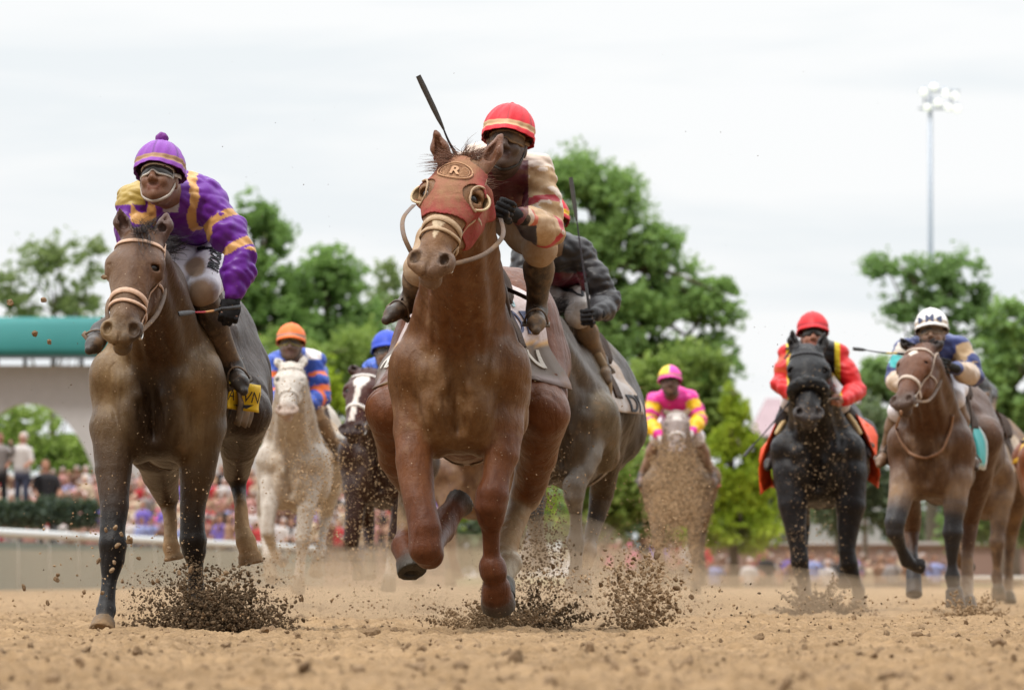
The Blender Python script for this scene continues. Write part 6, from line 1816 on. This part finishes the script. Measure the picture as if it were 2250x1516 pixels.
    bridle(h, (.50, .36, .23, .5), 'eight', reins_to=[[(888, 520, -.95), (886, 480, -.8), (910, 450, -.6)], [(1062, 560, -.9), (1104, 520, -.75), (1100, 480, -.55)]], brow=False)
    saddlery(h, r, 'white race saddle cloth with printed lettering, mud-stained, on the leading chestnut', (.56, .48, .48, .50), 'muddy brown race saddle on the leading chestnut horse', (.40, 1.10, -104, 104), flare=.0, roll=(.10, .062, .045, .5), rollr=.022, rollu=.34, rolla=86, paintc=pc_hero)
    hero_cloth(h)
if want('left'):
    h, r = HS['left'], RD['left']
    bridle(h, (.62, .42, .30, .35), 'eight', reins_to=[[(240, 660, -.8), (300, 620, -.5), (330, 612, -.45)], [(345, 690, -.75), (362, 640, -.6), (345, 612, -.5)]])
    saddlery(h, r, 'yellow saddle cloth with black lettering on the dark bay horse', (.55, .38, .02, .18), 'brown race saddle with a tan padded roll under the purple rider', (.42, .82, -98, 130), lift=.03, roll=(.30, .185, .095, .5), rollu=.24, rollr=.026, rolla=84, flare=.06, paintc=pc_left)
    left_marks(h, r)
if want('dark'):
    h, r = HS['dark'], RD['dark']
    bridle(h, (.2, .15, .1, .5))
    saddlery(h, r, 'grey saddle cloth soaked in mud behind the leading chestnut', (.42, .38, .36, .62), 'muddy saddle with a tan blanket roll on the grey-brown horse', (.40, 1.10, -95, 92), roll=(.22, .15, .08, .6), rollu=.26, rollr=.028, flare=.02)
    dark_marks(h, r)
if want('black'):
    h, r = HS['black'], RD['black']; H = h['H']
    # black hood and sheepskin noseband
    F = Field()
    for i in range(60):
        t = i / 60 * 2 * math.pi; c0 = H.p(0, -.05, .345); dr = unit(H.l * math.sin(t) + H.n * math.cos(t))
        s_ = on_skin(h, c0, -dr, .014, .22)
        if s_: F.ell(s_[0], (.040, .036, .044), None, .02, (.006, .006, .007, .0))
    V, Fc, C = F.mesh(.010, disp=folds(3, .005, 120.0)); np_mesh('noseband', V, Fc, M_HAIR, h['root'], h['base'], C)
    bridle(h, (.03, .03, .035, .05), reins_to=[[(1745, 880, -.5)], [(1815, 880, -.5), (1845, 875, -.42)]])
    def pc(C, pts, a, u): return C
    saddlery(h, r, 'bright orange saddle cloth hanging down both sides of the black horse', (.80, .085, .02, .02), 'black saddle with a cream blanket roll on the black horse', (.14, .80, -130, 126), roll=(.62, .46, .24, .1), rollu=.12, rollr=.020, rolla=76, flare=.05, far=True, lift=.06)
    black_marks(h, r)
if want('white'):
    h, r = HS['white'], RD['white']
    bridle(h, (.62, .52, .44, .3), reins_to=[None, [(2040, 880, -.8), (2062, 850, -.6), (2076, 808, -.45)]])
    saddlery(h, r, 'teal and white saddle cloth on the brown horse with the star', (.04, .36, .36, .1), 'brown saddle under the rider in the white cap', (.42, .86, -100, 128), far=True, flare=.05, paintc=pc_white)
    mb = MB()      # breast collar
    pr = []
    for px, py, _ in spline([(1972, 905, 0), (1982, 950, 0), (2003, 988, 0), (2035, 1003, 0), (2070, 992, 0), (2090, 955, 0), (2098, 910, 0)], 40):
        p = h['P'](px, py, -.5); loc, nr, ii, dd = h['bvh'].ray_cast(Vector(p - np.array((0, .5, 0))), Vector((0, 1, 0)), 2.0)
        if loc is not None: pr.append(np.array(loc) + np.array(nr) * .010)
    pr = np.array(pr); pr[1:-1] = (pr[:-2] + pr[1:-1] + pr[2:]) / 3
    mb.tube(pr, .010, (.35, .20, .12, .3), 6); mb.build('breast_strap', M_STRAP, h['root'], h['base'])
    # M and two triangles on the cap
    g, rt, fw, up = r['g'], r['rt'], r['fw'], r['up']
    me = r['hel'].data; Vv = np.array([v.co[:] for v in me.vertices]) + r['base']
    capb = bvh_of(Vv, [list(p.vertices) for p in me.polygons])
    fpt = ray_pt(capb, g(0, .2, .085), rt, up, -fw, .002, .8)
    letters('M', fpt, .058, M_INKN, r['hel'], r['base'], 'lettering', bold=.0012).location = (0, 0, 0)
    for sx in (-1, 1):
        mb = MB(); V = []
        for k in range(7):
            xs = .044 + k * .0055; hh = .024 * (1 - abs(k - 5.0) / 5.5) + .002
            for y in (-hh, 0, hh): V.append(fpt(sx * xs, y)[0] + fpt(sx * xs, y)[1] * .002)
        mb.add(np.array(V), [(i * 3 + j, i * 3 + 3 + j, i * 3 + 4 + j, i * 3 + 1 + j) for i in range(6) for j in range(2)])
        mb.build('triangle', M_INKN, r['hel'], r['base']).location = (0, 0, 0)
if want('grey'):
    h, r = HS['grey'], RD['grey']
    bridle(h, (.62, .58, .52, .3), reins_to=[[(612, 905, -.5)], [(662, 905, -.5)]])
    saddlery(h, r, 'white saddle cloth caked in mud on the near-white horse', (.50, .42, .33, .7), 'muddy saddle on the near-white horse', (.42, 1.1, -100, 100), far=True)
if want('bay'):
    h, r = HS['bay'], RD['bay']
    bridle(h, (.78, .76, .74, .03))
    saddlery(h, r, 'white saddle cloth on the horse with the blaze', (.6, .55, .5, .5), 'dark saddle on the horse with the blaze', (.42, 1.1, -100, 100), far=True)
if want('pinkh'):
    h, r = HS['pinkh'], RD['pinkh']
    bridle(h, (.74, .70, .68, .05))
    saddlery(h, r, 'pink saddle cloth on the mud-caked grey horse', (.65, .16, .18, .4), 'saddle under the pink and yellow rider', (.42, 1.1, -100, 100), far=True)
if want('behind'):
    h, r = HS['behind'], RD['behind']
    bridle(h, (.2, .15, .1, .5))
    saddlery(h, r, 'muddy pale saddle cloth at the right behind the brown horse', (.5, .42, .33, .7), 'muddy saddle under the dark-jacketed rider', (.42, 1.1, -100, 100), far=True)
if want('edge'):
    saddlery(HS['edge'], None, 'yellow saddle cloth on the horse cut by the right edge', (.7, .42, .03, .1), 'saddle on the horse cut by the right edge', (.42, 1.1, -100, 100), far=True)

# ------------ whips
if want('hero'):
    whip('black riding whip raised above the red hooded horse', (1030, 400, -.42), (919, 167, -.60), 31.25, 0, flap=.26)
if want('left'):
    whip('riding whip with a red and yellow collar held level by the purple rider', (512, 676, -.20), (392, 690, -.55), 32.65, 0, handle=.10, flap=.12, marks=((.0, .35, (.04, .04, .04, .3)), (.35, .6, (.6, .3, .1, .2)), (.6, 1.0, (.45, .03, .05, .2))))
if want('dark'):
    whip('long thin whip held upright by the rider in muddy black sleeves', (1298, 700, -.42), (1254, 390, -.5), 40.5, 0, handle=.2, flap=.24)
if want('black'):
    whip('black whip slanting down to the left from the red-sleeved rider', (1748, 868, -.38), (1635, 1002, -.45), 51.6, 0, handle=.12, flap=.12)
if want('white'):
    whip('whip with a yellow collar pointing left from the rider in the white cap', (1985, 778, -.3), (1874, 766, -.6), 48.6, 0, handle=.06, flap=.12, marks=((.0, .4, (.7, .5, .02, 0)),))

# ------------ writing on cloth
def cloth_pt(pts, a_deg, u_, lo, hi, size_u, size_v, c_u, c_v, sgn=1):
    """text frame on a drape grid: x runs along the horse, y up the side"""
    nu, nv = pts.shape[:2]
    gu = np.gradient(pts, axis=0); gv = np.gradient(pts, axis=1); nn = np.cross(gu, gv); nn /= np.linalg.norm(nn, axis=2)[..., None] + 1e-12
    def f(x, y):
        i = (c_u + x / size_u) * (nu - 1); j = (c_v - sgn * y / size_v) * (nv - 1)
        i = min(max(i, 0), nu - 1.001); j = min(max(j, 0), nv - 1.001)
        a, b = int(i), int(j); s, t = i - a, j - b
        g4 = lambda M: (M[a, b] * (1 - s) * (1 - t) + M[a + 1, b] * s * (1 - t) + M[a, b + 1] * (1 - s) * t + M[a + 1, b + 1] * s * t)
        n_ = g4(nn); n_ = n_ if n_[0] > 0 else -n_
        return g4(pts) + n_ * .006, n_
    return f
# ---------------------------------------------------------------- flying dirt
def spray(d, blobs, mat, seed, dd=.5):
    """blobs: (px, py, sx, sy, n, size_min_mm, size_max_mm)"""
    r = np.random.default_rng(seed); Ps, Ss = [], []
    for px, py, sx, sy, n, s0, s1 in blobs:
        a = r.normal(size=(n, 2)); a = a / (1 + .25 * np.linalg.norm(a, axis=1)[:, None])
        x, y = px + a[:, 0] * sx, py + a[:, 1] * sy; dep = d + r.normal(0, dd, n)
        P_ = np.stack([(x - 1125) * dep / FPX, dep, CAMZ + (HORIZ - y) * dep / FPX], 1)
        ok = P_[:, 2] > 0.0; Ps.append(P_[ok]); Ss.append((s0 + (s1 - s0) * r.random(ok.sum()) ** 3.2) * .001)
    return tag(scatter('flying_dirt', np.concatenate(Ps), np.concatenate(Ss), mat, ROCKS, seed, (1, 1, 1)), kind='stuff')
def dome(d, px, py, w, hgt, n, s0, s1, mat, seed, skew=0):
    r = np.random.default_rng(seed); t = r.random(n) ** .85; th = r.uniform(0, math.pi, n)
    k = 1 + .28 * np.sin(th * 7 + seed) + .30 * np.sin(th * 17 + seed * 2) + .22 * np.sin(th * 41 + seed * 3) + np.abs(r.normal(0, .16, n))
    x = px + np.cos(th) * w * t * k + skew * r.random(n); y = py - np.sin(th) * hgt * t * k
    dep = d + r.normal(0, .10, n); P_ = np.stack([(x - 1125) * dep / FPX, dep, CAMZ + (HORIZ - y) * dep / FPX], 1); P_ = P_[P_[:, 2] > -.01]
    sz = (s0 + (s1 - s0) * (r.random(len(P_)) ** 3.5 + .5 * r.random(len(P_)) ** 30)) * .001
    return tag(scatter('flying_dirt', P_, sz, mat, ROCKS2, seed), kind='stuff')
dome(32.2, 436, 1384, 118, 100, 8000, 1.6, 12, M_WET, 101, 60)
dome(32.3, 500, 1386, 110, 80, 4200, 1.4, 8, M_WET, 102, 40)
dome(32.1, 1085, 1392, 120, 60, 5200, 1.6, 10, M_TAN, 103)
dome(32.4, 1170, 1392, 96, 66, 4800, 1.6, 10, M_WET, 104)
dome(32.5, 1405, 1392, 84, 140, 1700, 1.6, 14, M_TAN, 105)
spray(32.2, [(420, 1290, 70, 40, 900, 1.2, 7), (330, 1310, 50, 40, 400, 1.2, 6), (560, 1360, 60, 16, 500, 1.2, 6)], M_WET, 130, .3)
spray(32.2, [(1200, 1330, 60, 40, 900, 1.2, 7), (1050, 1350, 70, 22, 500, 1.2, 6), (1400, 1290, 50, 60, 900, 1.2, 9), (1440, 1200, 60, 60, 260, 1.2, 7)], M_TAN, 131, .4)
dome(43.5, 1798, 1362, 74, 56, 4500, 3, 13, M_WET, 106)
dome(42.5, 2132, 1366, 66, 44, 1700, 3, 12, M_TAN, 107)
dome(44.0, 1885, 1358, 40, 30, 500, 3, 11, M_TAN, 120)
dome(46.0, 1275, 1352, 60, 60, 900, 3, 11, M_TAN, 121)
dome(46.0, 935, 1350, 66, 44, 900, 3, 11, M_TAN, 108)
spray(35.5, [(1200, 1120, 34, 120, 1700, 1.2, 7), (1180, 1240, 60, 60, 1100, 1.5, 10), (1120, 1240, 60, 50, 300, 2, 8)], M_WET, 110)
spray(34.5, [(1390, 1290, 62, 50, 500, 2, 15), (1460, 1310, 70, 50, 300, 2, 12), (1260, 1290, 60, 40, 240, 2, 12)], M_TAN, 111)
spray(42.0, [(830, 1050, 62, 120, 1500, 1.2, 6), (800, 1230, 70, 60, 900, 2, 8), (640, 960, 60, 120, 700, 2, 7), (700, 1080, 50, 100, 1800, 2, 8), (640, 1240, 70, 50, 900, 2, 8)], M_TAN, 112, 1.5)
spray(43.0, [(840, 1060, 60, 110, 800, 1.5, 6)], M_WET, 113, 1.0)
spray(60.0, [(1484, 1060, 44, 70, 5200, 3, 11), (1484, 1150, 46, 90, 3600, 3, 11), (1450, 1260, 20, 50, 260, 3, 10), (1530, 1240, 16, 60, 300, 3, 10), (1420, 1010, 60, 120, 200, 3, 9)], M_TAN, 114, 2.0)
spray(60.0, [(1500, 1040, 36, 60, 2400, 3, 10), (1490, 1130, 44, 70, 1500, 3, 10), (1558, 1080, 12, 50, 500, 3, 8)], M_WET, 115, 2.0)
spray(49.5, [(1800, 1020, 60, 130, 700, 1.6, 7), (1780, 1220, 60, 80, 420, 2, 8), (2060, 1180, 60, 90, 120, 2, 7)], M_TAN, 116)
spray(31.5, [(420, 1200, 150, 110, 420, 1, 6), (250, 1200, 120, 120, 300, 1, 8), (1010, 800, 160, 260, 260, .8, 3), (430, 880, 150, 200, 340, .8, 3), (1350, 1150, 150, 160, 420, 1, 6), (750, 1340, 240, 40, 300, 1, 7)], M_TAN, 117, 1.2)
spray(31.0, [(120, 900, 110, 260, 150, .8, 4), (600, 700, 400, 260, 120, .8, 3.2), (1500, 900, 300, 260, 240, .8, 3.5), (1125, 250, 700, 160, 26, 1, 3), (1400, 1330, 420, 50, 380, 1, 8)], M_WET, 118, 1.5)
spray(36.0, [(1300, 1340, 300, 30, 300, 2, 10), (600, 1330, 200, 26, 260, 2, 9), (1950, 1340, 260, 26, 260, 2, 9), (250, 1340, 240, 26, 240, 2, 9)], M_TAN, 119, 3)
# the clods big enough to pick out one by one
q = random.Random(8); CL = [np_mesh('dirt_clod', V * .017, F, M_CLOD, None, (0, 0, 0), None, False).data for V, F in ROCKS2]
for o in [o for o in SC.collection.objects if o.name.startswith('dirt_clod')]: bpy.data.objects.remove(o)
for (cx_, cy_, sx, sy, n, d) in ((1390, 1290, 50, 40, 16, 32.5), (250, 1230, 70, 60, 14, 31.4), (1160, 1290, 60, 40, 10, 31.6), (440, 1270, 70, 14, 10, 31.9), (60, 1280, 40, 30, 5, 31.5), (640, 1330, 60, 20, 6, 32.0), (1480, 1330, 60, 24, 7, 32.5), (90, 700, 70, 120, 5, 31)):
    for k in range(n):
        o = bpy.data.objects.new('dirt_clod', q.choice(CL)); link(o)
        o.location = Vector(W(q.gauss(cx_, sx), min(q.gauss(cy_, sy), 1372), d + q.uniform(-.4, .4))); o.rotation_euler = [q.uniform(0, 6) for _ in range(3)]; o.scale = [q.uniform(.45, 1.05)] * 3
        tag(o, 'small clod of dirt thrown up by the hooves, still in the air', 'clod', 'clods of dirt in the air')
# ---------------------------------------------------------------- dust hanging over the track behind the field
def dust(x0, x1, y0, y1, z1, dens, col):
    m = bpy.data.materials.new('dust'); m.use_nodes = True; N, L = m.node_tree.nodes, m.node_tree.links
    N.remove(N['Principled BSDF']); v = N.new('ShaderNodeVolumePrincipled'); v.inputs['Color'].default_value = (*col, 1); v.inputs['Density'].default_value = dens; v.inputs['Anisotropy'].default_value = .1
    L.new(v.outputs[0], N['Material Output'].inputs['Volume'])
    mb = MB(); mb.box(((x0 + x1) / 2, (y0 + y1) / 2, z1 / 2 - .2), ((x1 - x0) / 2, (y1 - y0) / 2, z1 / 2 + .2)); o = mb.build('dust_cloud', m, None, (0, 0, 0), False)
    return tag(o, kind='stuff')
def puff(px, py, d, rx, ry, rz, dens):
    m = bpy.data.materials.get('puff%g' % dens)
    if m is None:
        m = bpy.data.materials.new('puff%g' % dens); m.use_nodes = True; N, L = m.node_tree.nodes, m.node_tree.links
        N.remove(N['Principled BSDF']); v = N.new('ShaderNodeVolumePrincipled'); v.inputs['Color'].default_value = (.72, .52, .34, 1); v.inputs['Density'].default_value = dens; L.new(v.outputs[0], N['Material Output'].inputs['Volume'])
    mb = MB(); sphere(mb, W(px, py, d), 1.0, 10, None, (rx, ry, rz)); return tag(mb.build('dust_puff', m, None, (0, 0, 0)), kind='stuff')
for a in ((440, 1330, 33.4, .55, .5, .20, .30), (1150, 1345, 33.6, .60, .5, .16, .30), (1400, 1320, 34, .40, .5, .24, .30), (740, 1320, 40, 1.1, 1.6, .22, .16), (1010, 1290, 40, .9, 1.6, .30, .16),
          (1560, 1320, 42, 1.2, 1.6, .22, .16), (1810, 1335, 45, .55, .7, .20, .16), (2110, 1335, 44, .8, .8, .20, .16), (1230, 1270, 37.5, .45, .6, .34, .30)): puff(*a)
dust(-2.6, 11, 60, 128, .26, .0065, (.70, .50, .32))
dust(-9.5, 11.5, 64, 129, .8, .0008, (.70, .52, .34))
dust(-3.6, 1.2, 41.6, 55, .42, .030, (.66, .48, .32))
